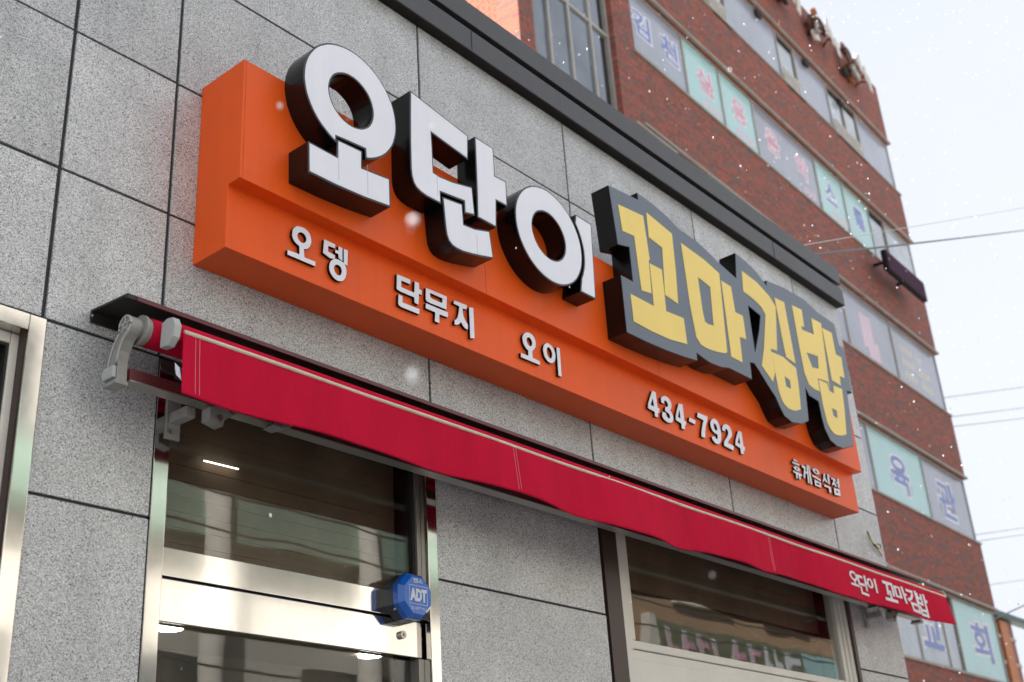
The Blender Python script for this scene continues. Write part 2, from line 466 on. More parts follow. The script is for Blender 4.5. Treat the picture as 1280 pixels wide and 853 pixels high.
def tube_mesh(pts, r, seg=8, r2=None):
    pts = [Vector(p) for p in pts]
    v, f = [], []
    n = len(pts)
    for i, p in enumerate(pts):
        t = (pts[min(i + 1, n - 1)] - pts[max(i - 1, 0)]).normalized()
        a = t.cross(Vector((0, 0, 1)))
        if a.length < 1e-3: a = t.cross(Vector((1, 0, 0)))
        a.normalize(); b = t.cross(a)
        rr = r if r2 is None else r + (r2 - r) * i / (n - 1)
        for k in range(seg):
            w = 2 * math.pi * k / seg
            v.append(p + a * rr * math.cos(w) + b * rr * math.sin(w))
    for i in range(n - 1):
        for k in range(seg):
            f.append((i * seg + k, i * seg + (k + 1) % seg, (i + 1) * seg + (k + 1) % seg, (i + 1) * seg + k))
    f.append(tuple(range(seg))[::-1]); f.append(tuple((n - 1) * seg + k for k in range(seg)))
    return v, f

def tube(name, pts, r, m, parent=None, seg=8, smooth=True):
    v, f = tube_mesh(pts, r, seg)
    return raw(name, v, f, m, parent, smooth)

def disc_x(name, x0, x1, y, z, r, m, parent=None, seg=28):
    return tube(name, [(x0, y, z), (x1, y, z)], r, m, parent, seg, smooth=False)

def cyl_y(name, x, z, y0, y1, r, m, parent=None, seg=20):
    P = [(x + r * math.cos(2 * math.pi * k / seg), z + r * math.sin(2 * math.pi * k / seg)) for k in range(seg)]
    return prism(name, P, [], y0, y1, m, parent)

def text_mesh(body, off=0.0, extrude=0.02):
    c = bpy.data.curves.new("lettering", 'FONT')
    c.body = body; c.size = 1.0; c.offset = off; c.extrude = extrude; c.resolution_u = 3
    o = bpy.data.objects.new("lettering", c); COL.objects.link(o)
    bpy.context.view_layer.update()
    me = bpy.data.meshes.new_from_object(o.evaluated_get(bpy.context.evaluated_depsgraph_get()))
    bpy.data.objects.remove(o); bpy.data.curves.remove(c)
    return me

def lettering(name, body, x0, x1, z0, z1, y, m, parent, off=0.0, depth=0.002, ref_off=None, shear=0.0):
    """flat printed lettering fitted into a rectangle of the x-z plane, facing -y"""
    me = text_mesh(body, off, 0.02)
    xs = [v.co.x for v in me.vertices]; ys = [v.co.y for v in me.vertices]
    if ref_off is not None:      # keep the fit of the thinner lettering it backs
        d = off - ref_off
        xs = [min(xs) + d, max(xs) - d]; ys = [min(ys) + d, max(ys) - d]
    ax, bx, ay, by = min(xs), max(xs), min(ys), max(ys)
    for v in me.vertices:
        x, yy, e = v.co
        X = x0 + (x - ax) / (bx - ax) * (x1 - x0); Z = z0 + (yy - ay) / (by - ay) * (z1 - z0)
        v.co = (X + shear * (Z - z0), y - (depth if e > 0 else 0.0), Z)
    me.name = name
    me.materials.clear()
    return link(name, me, m, parent)

BIG=[
 ([(2.479,3.977),(2.497,3.983),(2.515,3.992),(2.532,4.002),(2.548,4.013),(2.563,4.026),(2.577,4.040),(2.589,4.055),(2.600,4.071),(2.610,4.088),(2.618,4.106),(2.624,4.125),(2.629,4.144),(2.632,4.164),(2.633,4.183),(2.632,4.203),(2.630,4.222),(2.626,4.242),(2.620,4.261),(2.613,4.279),(2.603,4.296),(2.593,4.313),(2.581,4.328),(2.567,4.343),(2.553,4.356),(2.537,4.368),(2.520,4.378),(2.503,4.387),(2.484,4.394),(2.466,4.400),(2.446,4.404),(2.427,4.406),(2.407,4.406),(2.387,4.404),(2.368,4.401),(2.349,4.396),(2.330,4.390),(2.313,4.382),(2.295,4.372),(2.279,4.360),(2.264,4.348),(2.250,4.334),(2.238,4.319),(2.227,4.302),(2.217,4.285),(2.209,4.267),(2.203,4.249),(2.198,4.230),(2.195,4.210),(2.194,4.190),(2.194,4.171),(2.197,4.151),(2.201,4.132),(2.206,4.113),(2.214,4.095),(2.223,4.077),(2.233,4.061),(2.245,4.045),(2.258,4.031),(2.273,4.017),(2.289,4.006),(2.305,3.995),(2.323,3.986),(2.341,3.979),(2.341,4.003),(2.476,4.015)],[[(2.516,4.186),(2.515,4.200),(2.512,4.213),(2.508,4.226),(2.502,4.238),(2.495,4.250),(2.486,4.260),(2.475,4.269),(2.464,4.276),(2.452,4.282),(2.439,4.287),(2.426,4.290),(2.412,4.290),(2.398,4.290),(2.385,4.287),(2.372,4.282),(2.360,4.276),(2.349,4.269),(2.338,4.260),(2.329,4.250),(2.322,4.238),(2.316,4.226),(2.312,4.213),(2.309,4.200),(2.308,4.186),(2.309,4.173),(2.312,4.159),(2.316,4.147),(2.322,4.134),(2.329,4.123),(2.338,4.113),(2.349,4.104),(2.360,4.096),(2.372,4.090),(2.385,4.086),(2.398,4.083),(2.412,4.082),(2.426,4.083),(2.439,4.086),(2.452,4.090),(2.464,4.096),(2.475,4.104),(2.486,4.113),(2.495,4.123),(2.502,4.134),(2.508,4.147),(2.512,4.159),(2.515,4.173)]]),
 ([(2.217,3.923),(2.344,3.921),(2.346,3.992),(2.461,3.999),(2.460,3.930),(2.594,3.945),(2.595,3.829),(2.471,3.814),(2.342,3.806),(2.220,3.805)],[]),
 ([(2.713,4.389),(3.034,4.342),(3.026,4.228),(2.822,4.253),(2.824,4.185),(2.825,4.077),(2.855,4.074),(2.930,4.083),(3.042,4.108),(3.049,3.985),(2.991,3.971),(2.991,4.023),(2.859,4.006),(2.860,3.956),(2.784,3.955),(2.753,3.960),(2.729,3.970),(2.715,3.987),(2.707,4.012),(2.704,4.042),(2.705,4.173),(2.708,4.264)],[]),
 ([(3.076,4.358),(3.187,4.356),(3.187,4.272),(3.185,4.225),(3.255,4.228),(3.252,4.111),(3.185,4.110),(3.175,3.983),(3.065,3.984),(3.070,4.098),(3.074,4.258)],[]),
 ([(2.870,3.990),(2.979,4.005),(2.982,3.918),(3.043,3.924),(3.131,3.949),(3.145,3.833),(3.077,3.816),(3.021,3.804),(2.973,3.796),(2.939,3.795),(2.913,3.799),(2.894,3.812),(2.883,3.836),(2.878,3.872)],[]),
 ([(3.740,4.085),(3.739,4.107),(3.736,4.128),(3.731,4.149),(3.724,4.170),(3.714,4.189),(3.703,4.208),(3.690,4.225),(3.676,4.241),(3.660,4.256),(3.642,4.268),(3.624,4.280),(3.604,4.289),(3.584,4.296),(3.563,4.301),(3.542,4.305),(3.520,4.306),(3.498,4.305),(3.477,4.301),(3.456,4.296),(3.436,4.289),(3.416,4.280),(3.398,4.268),(3.380,4.256),(3.364,4.241),(3.350,4.225),(3.337,4.208),(3.326,4.189),(3.316,4.170),(3.309,4.149),(3.304,4.128),(3.301,4.107),(3.300,4.085),(3.301,4.064),(3.304,4.042),(3.309,4.021),(3.316,4.001),(3.326,3.981),(3.337,3.963),(3.350,3.945),(3.364,3.929),(3.380,3.915),(3.398,3.902),(3.416,3.891),(3.436,3.882),(3.456,3.874),(3.477,3.869),(3.498,3.866),(3.520,3.865),(3.542,3.866),(3.563,3.869),(3.584,3.874),(3.604,3.882),(3.624,3.891),(3.642,3.902),(3.660,3.915),(3.676,3.929),(3.690,3.945),(3.703,3.963),(3.714,3.981),(3.724,4.001),(3.731,4.021),(3.736,4.042),(3.739,4.064)],[[(3.625,4.081),(3.624,4.096),(3.621,4.110),(3.617,4.123),(3.610,4.136),(3.602,4.148),(3.593,4.159),(3.582,4.168),(3.570,4.176),(3.557,4.182),(3.544,4.187),(3.530,4.190),(3.516,4.191),(3.501,4.190),(3.487,4.187),(3.474,4.182),(3.461,4.176),(3.449,4.168),(3.438,4.159),(3.429,4.148),(3.421,4.136),(3.415,4.123),(3.410,4.110),(3.407,4.096),(3.406,4.081),(3.407,4.067),(3.410,4.053),(3.415,4.040),(3.421,4.027),(3.429,4.015),(3.438,4.004),(3.449,3.995),(3.461,3.987),(3.474,3.980),(3.487,3.976),(3.501,3.973),(3.516,3.972),(3.530,3.973),(3.544,3.976),(3.557,3.980),(3.570,3.987),(3.582,3.995),(3.593,4.004),(3.602,4.015),(3.610,4.027),(3.617,4.040),(3.621,4.053),(3.624,4.067)]]),
 ([(3.723,4.270),(3.834,4.266),(3.811,3.891),(3.705,3.890),(3.722,3.962),(3.732,3.980),(3.740,4.000),(3.747,4.020),(3.752,4.041),(3.755,4.062),(3.756,4.083),(3.756,4.104),(3.753,4.125),(3.748,4.146),(3.742,4.166),(3.734,4.186),(3.724,4.205),(3.712,4.223)],[]),
]
PLATE=([(4.006,4.544),(4.248,4.573),(4.248,4.610),(4.320,4.608),(4.391,4.603),(4.505,4.584),(4.599,4.556),(4.681,4.553),(4.764,4.550),(4.865,4.528),(4.970,4.501),(5.127,4.473),(5.162,4.636),(5.267,4.628),(5.379,4.601),(5.473,4.553),(5.476,4.585),(5.690,4.617),(5.930,4.626),(6.074,4.599),(6.293,4.590),(6.298,4.559),(6.307,4.455),(6.365,4.457),(6.372,4.417),(6.363,4.166),(6.291,4.160),(6.272,4.007),(6.239,3.808),(6.087,3.757),(6.006,3.753),(5.934,3.770),(5.892,3.824),(5.877,3.889),(5.872,3.980),(5.767,3.986),(5.735,4.023),(5.705,3.822),(5.608,3.782),(5.501,3.762),(5.422,3.778),(5.386,3.820),(5.359,3.863),(5.286,3.916),(5.222,3.970),(5.177,4.001),(5.135,3.992),(5.127,3.896),(4.904,3.893),(4.826,3.875),(4.728,3.867),(4.670,3.872),(4.606,3.883),(4.604,3.842),(4.485,3.826),(4.330,3.812),(4.161,3.804),(4.022,3.803),(4.025,4.088),(4.119,4.089),(4.122,4.264),(4.029,4.242)],[[(5.214,4.341),(5.335,4.323),(5.293,4.225),(5.207,4.070),(5.212,4.242)]])
YELLOW=[
 ([(4.068,4.467),(4.273,4.492),(4.285,4.261),(4.275,4.255),(4.263,4.077),(4.183,4.065),(4.174,4.343),(4.080,4.332)],[]),
 ([(4.308,4.525),(4.521,4.494),(4.510,4.280),(4.491,4.102),(4.383,4.112),(4.413,4.374),(4.302,4.388)],[]),
 ([(4.281,4.240),(4.382,4.244),(4.374,4.024),(4.525,4.038),(4.526,3.904),(4.371,3.880),(4.222,3.874),(4.087,3.877),(4.086,4.013),(4.272,4.015)],[]),
 ([(4.597,4.473),(4.807,4.459),(4.944,4.432),(4.905,3.982),(4.893,3.970),(4.825,3.954),(4.762,3.944),(4.702,3.939),(4.655,3.942),(4.621,3.969),(4.603,4.144),(4.601,4.314)],[[(4.717,4.328),(4.829,4.313),(4.807,4.091),(4.755,4.083),(4.725,4.086),(4.716,4.147)]]),
 ([(4.955,4.395),(5.050,4.393),(5.055,4.249),(5.131,4.254),(5.128,4.120),(5.061,4.113),(5.049,3.967),(4.941,3.966),(4.944,4.037)],[]),
 ([(5.201,4.542),(5.353,4.529),(5.476,4.490),(5.534,4.445),(5.466,4.177),(5.459,4.156),(5.389,4.150),(5.394,4.016),(5.352,3.948),(5.256,4.012),(5.314,4.130),(5.396,4.350),(5.357,4.385),(5.289,4.402),(5.182,4.414)],[]),
 ([(5.540,4.502),(5.651,4.512),(5.660,4.143),(5.558,4.152),(5.553,4.228)],[]),
 ([(5.390,4.131),(5.518,4.140),(5.656,4.116),(5.650,4.003),(5.628,3.868),(5.565,3.844),(5.519,3.836),(5.477,3.836),(5.445,3.845),(5.423,3.865),(5.403,3.911),(5.398,4.006)],[[(5.498,4.024),(5.556,4.014),(5.551,3.964),(5.497,3.963)]]),
 ([(5.746,4.526),(5.864,4.538),(5.856,4.428),(5.821,4.422),(5.822,4.399),(5.972,4.416),(5.976,4.523),(6.097,4.529),(6.048,4.098),(6.040,4.146),(5.910,4.129),(5.910,4.050),(5.843,4.045),(5.786,4.056),(5.754,4.117),(5.747,4.289)],[[(5.826,4.261),(5.971,4.281),(5.949,4.198),(5.868,4.182)]]),
 ([(6.103,4.502),(6.225,4.509),(6.225,4.371),(6.297,4.372),(6.287,4.237),(6.222,4.233),(6.213,4.170),(6.103,4.172)],[]),
 ([(5.921,4.124),(6.023,4.131),(6.040,4.090),(6.096,4.087),(6.108,4.141),(6.219,4.150),(6.201,4.020),(6.162,3.859),(6.096,3.835),(6.035,3.824),(5.988,3.825),(5.956,3.843),(5.935,3.872),(5.921,3.961)],[[(6.027,3.983),(6.092,3.983),(6.082,3.933),(6.031,3.937)]]),
]
SMALL=[
 ([(2.278,3.649),(2.280,3.671),(2.286,3.682),(2.294,3.691),(2.303,3.696),(2.311,3.698),(2.325,3.699),(2.335,3.698),(2.345,3.694),(2.354,3.687),(2.359,3.678),(2.362,3.666),(2.362,3.655),(2.358,3.642),(2.353,3.633),(2.347,3.626),(2.340,3.621),(2.330,3.618),(2.333,3.588),(2.381,3.589),(2.381,3.571),(2.260,3.570),(2.260,3.588),(2.311,3.591),(2.310,3.621),(2.297,3.626),(2.288,3.632),(2.282,3.640)],[[(2.301,3.658),(2.302,3.664),(2.306,3.670),(2.311,3.674),(2.318,3.677),(2.325,3.677),(2.331,3.675),(2.336,3.670),(2.340,3.664),(2.340,3.656),(2.337,3.650),(2.333,3.644),(2.326,3.640),(2.320,3.639),(2.315,3.639),(2.309,3.642),(2.305,3.647),(2.302,3.652)]]),
 ([(2.419,3.691),(2.470,3.691),(2.469,3.674),(2.438,3.672),(2.437,3.650),(2.468,3.648),(2.468,3.633),(2.447,3.627),(2.414,3.636)],[]),
 ([(2.485,3.690),(2.503,3.689),(2.503,3.637),(2.485,3.643),(2.484,3.658),(2.470,3.658),(2.470,3.671),(2.484,3.671)],[]),
 ([(2.509,3.689),(2.529,3.690),(2.526,3.627),(2.509,3.631)],[]),
 ([(2.442,3.594),(2.445,3.608),(2.450,3.619),(2.457,3.627),(2.466,3.633),(2.476,3.636),(2.485,3.637),(2.495,3.636),(2.505,3.634),(2.513,3.630),(2.518,3.623),(2.521,3.612),(2.522,3.601),(2.520,3.588),(2.516,3.576),(2.510,3.567),(2.503,3.559),(2.492,3.555),(2.481,3.553),(2.470,3.555),(2.460,3.559),(2.453,3.566),(2.447,3.573),(2.443,3.583)],[[(2.464,3.594),(2.466,3.603),(2.470,3.609),(2.476,3.613),(2.482,3.615),(2.489,3.614),(2.495,3.611),(2.498,3.604),(2.500,3.596),(2.498,3.588),(2.495,3.582),(2.489,3.577),(2.483,3.575),(2.477,3.576),(2.472,3.579),(2.467,3.585)]]),
 ([(2.768,3.685),(2.838,3.687),(2.836,3.667),(2.790,3.666),(2.789,3.639),(2.856,3.640),(2.860,3.689),(2.883,3.690),(2.883,3.665),(2.897,3.664),(2.895,3.643),(2.881,3.644),(2.876,3.597),(2.855,3.599),(2.855,3.620),(2.782,3.619),(2.768,3.622),(2.765,3.626)],[]),
 ([(2.774,3.605),(2.794,3.604),(2.793,3.579),(2.881,3.581),(2.879,3.559),(2.787,3.557),(2.773,3.561),(2.771,3.568)],[]),
 ([(2.919,3.683),(3.033,3.686),(3.028,3.629),(2.939,3.626),(2.921,3.627),(2.916,3.635)],[[(2.941,3.669),(3.008,3.669),(3.005,3.649),(2.950,3.648),(2.941,3.652)]]),
 ([(2.916,3.618),(3.036,3.620),(3.034,3.598),(2.988,3.596),(2.985,3.558),(2.961,3.559),(2.965,3.596),(2.914,3.596)],[]),
 ([(3.073,3.684),(3.147,3.688),(3.143,3.668),(3.121,3.666),(3.120,3.648),(3.124,3.631),(3.134,3.617),(3.146,3.605),(3.145,3.583),(3.130,3.584),(3.118,3.591),(3.107,3.604),(3.099,3.593),(3.085,3.584),(3.069,3.580),(3.071,3.600),(3.081,3.607),(3.090,3.620),(3.096,3.640),(3.101,3.668),(3.069,3.669)],[]),
 ([(3.158,3.684),(3.183,3.690),(3.181,3.558),(3.156,3.551)],[]),
 ([(3.476,3.652),(3.479,3.663),(3.485,3.673),(3.494,3.682),(3.504,3.688),(3.516,3.692),(3.527,3.693),(3.539,3.691),(3.549,3.686),(3.556,3.678),(3.561,3.669),(3.562,3.658),(3.560,3.646),(3.556,3.636),(3.550,3.628),(3.543,3.620),(3.535,3.614),(3.534,3.585),(3.582,3.582),(3.579,3.565),(3.458,3.564),(3.460,3.584),(3.507,3.585),(3.509,3.609),(3.499,3.612),(3.490,3.619),(3.484,3.626),(3.479,3.634)],[[(3.502,3.652),(3.504,3.659),(3.509,3.665),(3.514,3.669),(3.521,3.670),(3.528,3.669),(3.533,3.665),(3.537,3.659),(3.539,3.652),(3.537,3.645),(3.534,3.638),(3.528,3.634),(3.521,3.632),(3.514,3.634),(3.509,3.638),(3.504,3.645)]]),
 ([(3.608,3.644),(3.611,3.655),(3.615,3.664),(3.622,3.673),(3.631,3.680),(3.641,3.684),(3.650,3.684),(3.659,3.682),(3.668,3.679),(3.677,3.673),(3.683,3.666),(3.688,3.656),(3.689,3.645),(3.689,3.634),(3.686,3.622),(3.681,3.612),(3.673,3.604),(3.662,3.598),(3.651,3.596),(3.640,3.597),(3.631,3.600),(3.622,3.607),(3.614,3.616),(3.610,3.629)],[[(3.631,3.642),(3.633,3.650),(3.636,3.658),(3.641,3.663),(3.647,3.666),(3.654,3.665),(3.659,3.661),(3.664,3.656),(3.667,3.648),(3.668,3.639),(3.666,3.631),(3.662,3.623),(3.656,3.618),(3.649,3.617),(3.643,3.620),(3.637,3.624),(3.634,3.630)]]),
 ([(3.702,3.684),(3.724,3.686),(3.721,3.554),(3.700,3.553)],[]),
 ([(4.411,3.684),(4.440,3.684),(4.440,3.608),(4.455,3.607),(4.448,3.582),(4.438,3.582),(4.435,3.558),(4.410,3.557),(4.411,3.580),(4.359,3.584),(4.364,3.608)],[[(4.409,3.648),(4.411,3.605),(4.384,3.606)]]),
 ([(4.480,3.668),(4.495,3.679),(4.514,3.687),(4.531,3.688),(4.545,3.685),(4.558,3.677),(4.565,3.665),(4.565,3.652),(4.561,3.639),(4.548,3.622),(4.558,3.616),(4.564,3.606),(4.568,3.594),(4.567,3.581),(4.560,3.570),(4.547,3.561),(4.530,3.556),(4.514,3.555),(4.498,3.557),(4.484,3.562),(4.475,3.569),(4.472,3.577),(4.480,3.598),(4.508,3.600),(4.508,3.590),(4.512,3.583),(4.520,3.579),(4.531,3.578),(4.538,3.584),(4.540,3.592),(4.537,3.599),(4.531,3.604),(4.517,3.607),(4.502,3.609),(4.510,3.631),(4.522,3.633),(4.531,3.638),(4.535,3.646),(4.534,3.653),(4.529,3.660),(4.521,3.663),(4.512,3.663),(4.505,3.658),(4.501,3.643),(4.478,3.644)],[]),
 ([(4.632,3.680),(4.667,3.685),(4.664,3.603),(4.681,3.600),(4.673,3.580),(4.665,3.580),(4.660,3.556),(4.632,3.554),(4.634,3.579),(4.588,3.586),(4.593,3.611)],[[(4.633,3.650),(4.633,3.604),(4.610,3.607)]]),
 ([(4.715,3.632),(4.770,3.629),(4.761,3.607),(4.707,3.609)],[]),
 ([(4.798,3.679),(4.889,3.680),(4.880,3.654),(4.867,3.636),(4.855,3.613),(4.845,3.587),(4.839,3.557),(4.805,3.556),(4.811,3.581),(4.821,3.605),(4.832,3.627),(4.846,3.650),(4.790,3.653)],[]),
 ([(4.907,3.651),(4.915,3.665),(4.929,3.677),(4.943,3.684),(4.959,3.687),(4.973,3.684),(4.985,3.676),(4.995,3.662),(4.999,3.645),(5.001,3.625),(4.998,3.605),(4.993,3.588),(4.985,3.573),(4.974,3.561),(4.959,3.554),(4.943,3.552),(4.928,3.554),(4.916,3.560),(4.906,3.568),(4.905,3.582),(4.937,3.589),(4.940,3.581),(4.947,3.578),(4.956,3.581),(4.961,3.589),(4.963,3.599),(4.960,3.606),(4.946,3.606),(4.932,3.609),(4.919,3.615),(4.911,3.624),(4.907,3.636)],[[(4.940,3.654),(4.947,3.660),(4.955,3.660),(4.963,3.654),(4.968,3.644),(4.967,3.633),(4.962,3.626),(4.953,3.624),(4.945,3.626),(4.938,3.632),(4.937,3.643)]]),
 ([(5.020,3.655),(5.027,3.667),(5.038,3.676),(5.053,3.683),(5.068,3.687),(5.084,3.685),(5.098,3.679),(5.107,3.668),(5.111,3.653),(5.110,3.642),(5.103,3.630),(5.087,3.615),(5.068,3.600),(5.055,3.585),(5.112,3.581),(5.100,3.554),(5.013,3.560),(5.018,3.581),(5.038,3.600),(5.060,3.620),(5.070,3.633),(5.075,3.644),(5.072,3.653),(5.065,3.658),(5.056,3.659),(5.049,3.655),(5.045,3.641),(5.016,3.642)],[]),
 ([(5.180,3.680),(5.214,3.681),(5.211,3.607),(5.226,3.601),(5.217,3.578),(5.207,3.579),(5.202,3.558),(5.174,3.556),(5.177,3.584),(5.129,3.592),(5.139,3.620)],[[(5.181,3.649),(5.181,3.608),(5.157,3.611)]]),
 ([(5.756,3.662),(5.800,3.660),(5.793,3.650),(5.749,3.650)],[]),
 ([(5.737,3.644),(5.815,3.643),(5.810,3.633),(5.729,3.632)],[]),
 ([(5.739,3.610),(5.753,3.621),(5.778,3.624),(5.807,3.620),(5.812,3.610),(5.801,3.601),(5.775,3.597),(5.749,3.601)],[[(5.764,3.613),(5.782,3.617),(5.790,3.611),(5.773,3.606)]]),
 ([(5.729,3.591),(5.828,3.589),(5.820,3.577),(5.803,3.576),(5.803,3.556),(5.784,3.552),(5.785,3.576),(5.772,3.577),(5.768,3.553),(5.750,3.553),(5.755,3.578),(5.724,3.581)],[]),
 ([(5.844,3.648),(5.886,3.647),(5.877,3.620),(5.857,3.574),(5.838,3.574),(5.855,3.609),(5.863,3.631),(5.840,3.635)],[]),
 ([(5.901,3.661),(5.917,3.661),(5.902,3.553),(5.885,3.553),(5.893,3.606),(5.874,3.606),(5.878,3.619),(5.894,3.619)],[]),
 ([(5.921,3.663),(5.937,3.663),(5.931,3.554),(5.912,3.552)],[]),
 ([(5.965,3.647),(5.982,3.659),(6.013,3.664),(6.039,3.658),(6.050,3.646),(6.035,3.635),(6.007,3.629),(5.981,3.634)],[[(5.993,3.649),(6.012,3.652),(6.026,3.644),(6.014,3.638),(5.997,3.640)]]),
 ([(5.956,3.617),(6.054,3.608),(6.050,3.597),(5.950,3.605)],[]),
 ([(5.970,3.593),(6.043,3.588),(6.038,3.557),(5.968,3.558)],[[(5.988,3.580),(6.025,3.577),(6.023,3.568),(5.987,3.569)]]),
 ([(6.100,3.655),(6.121,3.656),(6.113,3.637),(6.134,3.607),(6.115,3.605),(6.102,3.620),(6.085,3.602),(6.069,3.602),(6.089,3.624)],[]),
 ([(6.147,3.662),(6.170,3.663),(6.159,3.604),(6.138,3.603)],[]),
 ([(6.087,3.589),(6.164,3.587),(6.159,3.554),(6.135,3.551),(6.137,3.576),(6.079,3.576)],[]),
 ([(6.196,3.653),(6.251,3.650),(6.246,3.640),(6.230,3.639),(6.228,3.627),(6.251,3.609),(6.230,3.604),(6.216,3.616),(6.192,3.604),(6.187,3.610),(6.209,3.629),(6.213,3.642),(6.191,3.641)],[]),
 ([(6.272,3.664),(6.291,3.664),(6.281,3.608),(6.262,3.607),(6.265,3.630),(6.246,3.629),(6.249,3.639),(6.266,3.639)],[]),
 ([(6.203,3.593),(6.278,3.596),(6.273,3.558),(6.199,3.552)],[[(6.227,3.582),(6.252,3.582),(6.251,3.571),(6.227,3.571)]]),
]
# ================================================================== the setting
tag(box("ground", (-300, 300, -300, 300, -0.30, -0.16), 'paving'), kind='structure')
tag(box("road", (-120, 160, -8.6, -3.4, -0.159, -0.10), 'asphalt'), kind='structure')
for nm, a, b in (("pavement", -3.4, 4.9), ("pavement_opposite", -11.0, -8.6)):
    tag(box(nm, (-60, 90, a, b, -0.158, 0.0), 'paving'), kind='structure')
for nm, a in (("kerb", -3.55), ("kerb_opposite", -8.6)):
    tag(box(nm, (-60, 90, a, a + 0.15, -0.157, 0.006), 'kerb', bevel=0.01), kind='structure')
rl = tag(boxes("road_centre_line", [(x, x + 3, -6.06, -5.94, -0.099, -0.095) for x in range(-40, 60, 6)], 'paint_white'), kind='structure')

# ================================================================== shop building
shop = thing("shop_building", "single-storey shop clad in speckled grey granite with a dark grey coping", "building", (2.6, 2.3, 0))
XC = 7.186
# structural walls behind the cladding (the joints show this face)
boxes("wall", [(-6.0, XC - 0.03, 0.007, 0.24, 3.166, 5.40), (-6.0, 0.21, 0.007, 0.24, 0, 3.166), (1.55, 1.92, 0.007, 0.24, 0, 3.166),
               (3.13, 4.135, 0.007, 0.24, 0, 3.166), (6.55, XC - 0.03, 0.007, 0.24, 0, 3.166),
               (0.21, 1.55, 0.007, 0.24, 0, 1.0), (4.135, 6.55, 0.007, 0.24, 0, 1.0)], 'sealant', shop)
boxes("side_wall", [(XC - 0.24, XC - 0.03, 0.241, 4.6, 0, 5.38), (-6.0, -5.8, 0.241, 4.6, 0, 5.38), (-5.8, XC - 0.24, 4.4, 4.6, 0, 5.38)], 'core', shop)
box("roof", (-5.8, XC - 0.24, 0.241, 4.4, 5.0, 5.15), 'core', shop)
box("ceiling", (-5.8, XC - 0.24, 0.241, 4.4, 2.92, 2.97), 'plaster', shop)
box("inner_wall", (-5.8, XC - 0.24, 2.6, 2.7, 0.0, 2.915), 'plaster', shop)
JX = [-5.99, -4.8, -3.6, -2.4, -1.2, 0.35, 1.540, 1.922, 3.116, 4.152, 5.350, 6.538, XC]
JZ = [0.128, 0.635, 1.140, 1.646, 2.152, 2.657, 3.163, 3.662, 4.173, 4.666, 5.125]
def panel(x0, x1, z0, z1):
    h = 0.0066; v = 0.0048
    dy = random.uniform(-0.0012, 0.0012)
    return box("panel", (x0 + h, x1 - h, dy, 0.028, z0 + v, z1 - v), 'granite', shop, bevel=0.0015)
for i in range(len(JX) - 1):
    for k in range(6, 10):
        panel(JX[i], JX[i + 1] + (0.0 if i < len(JX) - 2 else 0.004), JZ[k], JZ[k + 1])
zs = [0.0] + JZ[:7]
for k in range(len(zs) - 1):
    for a, b in ((-1.2, 0.210), (1.5415, 1.9295), (3.1175, 4.1415), (6.537, XC + 0.004)):
        panel(a, b, zs[k], zs[k + 1])
for k in range(2):
    panel(0.205, 1.546, zs[k], min(zs[k + 1], 1.0)); panel(4.137, 5.35, zs[k], min(zs[k + 1], 1.0)); panel(5.35, 6.545, zs[k], min(zs[k + 1], 1.0))
zz = zs + JZ[7:]
for k in range(len(zz) - 1):                                     # granite returning down the side
    for a, b in ((0.032, 1.2), (1.2, 2.4), (2.4, 3.6), (3.6, 4.6)):
        box("panel", (XC - 0.028, XC, a + 0.004, b - 0.004, zz[k] + 0.003, zz[k + 1] - 0.003), 'granite', shop, bevel=0.0015)
# coping: two folded bands with a black slot between them
def band(name, z0, z1, yf):
    return box(name, (-6.05, 7.215, yf, 0.26, z0, z1), 'parapet', shop, bevel=0.003)
band("coping_band", 5.128, 5.250, -0.052)
box("coping_slot", (-6.04, 7.185, -0.012, 0.25, 5.2505, 5.2895), 'slot', shop)
band("coping_band", 5.290, 5.412, -0.050)
box("soffit_shade_strip", (-6.04, 7.205, -0.048, 0.0, 5.1245, 5.1275), 'slot', shop)  # added black strip: the shade under the coping put in as colour
for x in (0.6, 3.42, 6.24):
    box("coping_joint", (x, x + 0.004, -0.0535, -0.03, 5.135, 5.245), 'slot', shop)

# ---- door with transom light
def steel_strip(name, b, parent): return box(name, b, 'steel', parent, bevel=0.002)
door = box("door", (1.980, 3.072, 0.062, 0.066, 2.10, 2.372), 'glass', shop)      # the leaf's glass
d_parts = [("door_trim", (1.925, 1.977, -0.004, 0.10, 0, 3.155)), ("door_trim", (3.072, 3.122, -0.004, 0.10, 0, 3.155)),
           ("transom_bar", (1.978, 3.050, 0.028, 0.085, 2.508, 2.592)), ("top_rail", (1.982, 3.060, 0.030, 0.078, 2.378, 2.500))]
for nm, b in d_parts: steel_strip(nm, b, door)
box("track_gap", (1.978, 3.071, 0.050, 0.09, 2.498, 2.510), 'gasket', door)
box("stile", (3.052, 3.071, 0.030, 0.09, 2.512, 3.15), 'brushed', door)
box("gasket", (3.040, 3.0515, 0.040, 0.085, 2.593, 3.15), 'gasket', door)
box("stile", (1.978, 1.990, 0.032, 0.09, 2.594, 3.15), 'brushed', door)
box("stile", (3.045, 3.071, 0.031, 0.07, 0.0, 2.375), 'brushed', door)
box("stile", (1.978, 2.000, 0.031, 0.07, 0.0, 2.375), 'brushed', door)
box("pane", (2.001, 3.044, 0.061, 0.067, 0.10, 2.099), 'glass', door)
box("transom_pane", (1.991, 3.039, 0.052, 0.058, 2.593, 3.149), 'glass', door)
box("lintel_bar", (1.978, 3.071, 0.03, 0.09, 3.1505, 3.164), 'brushed', door)
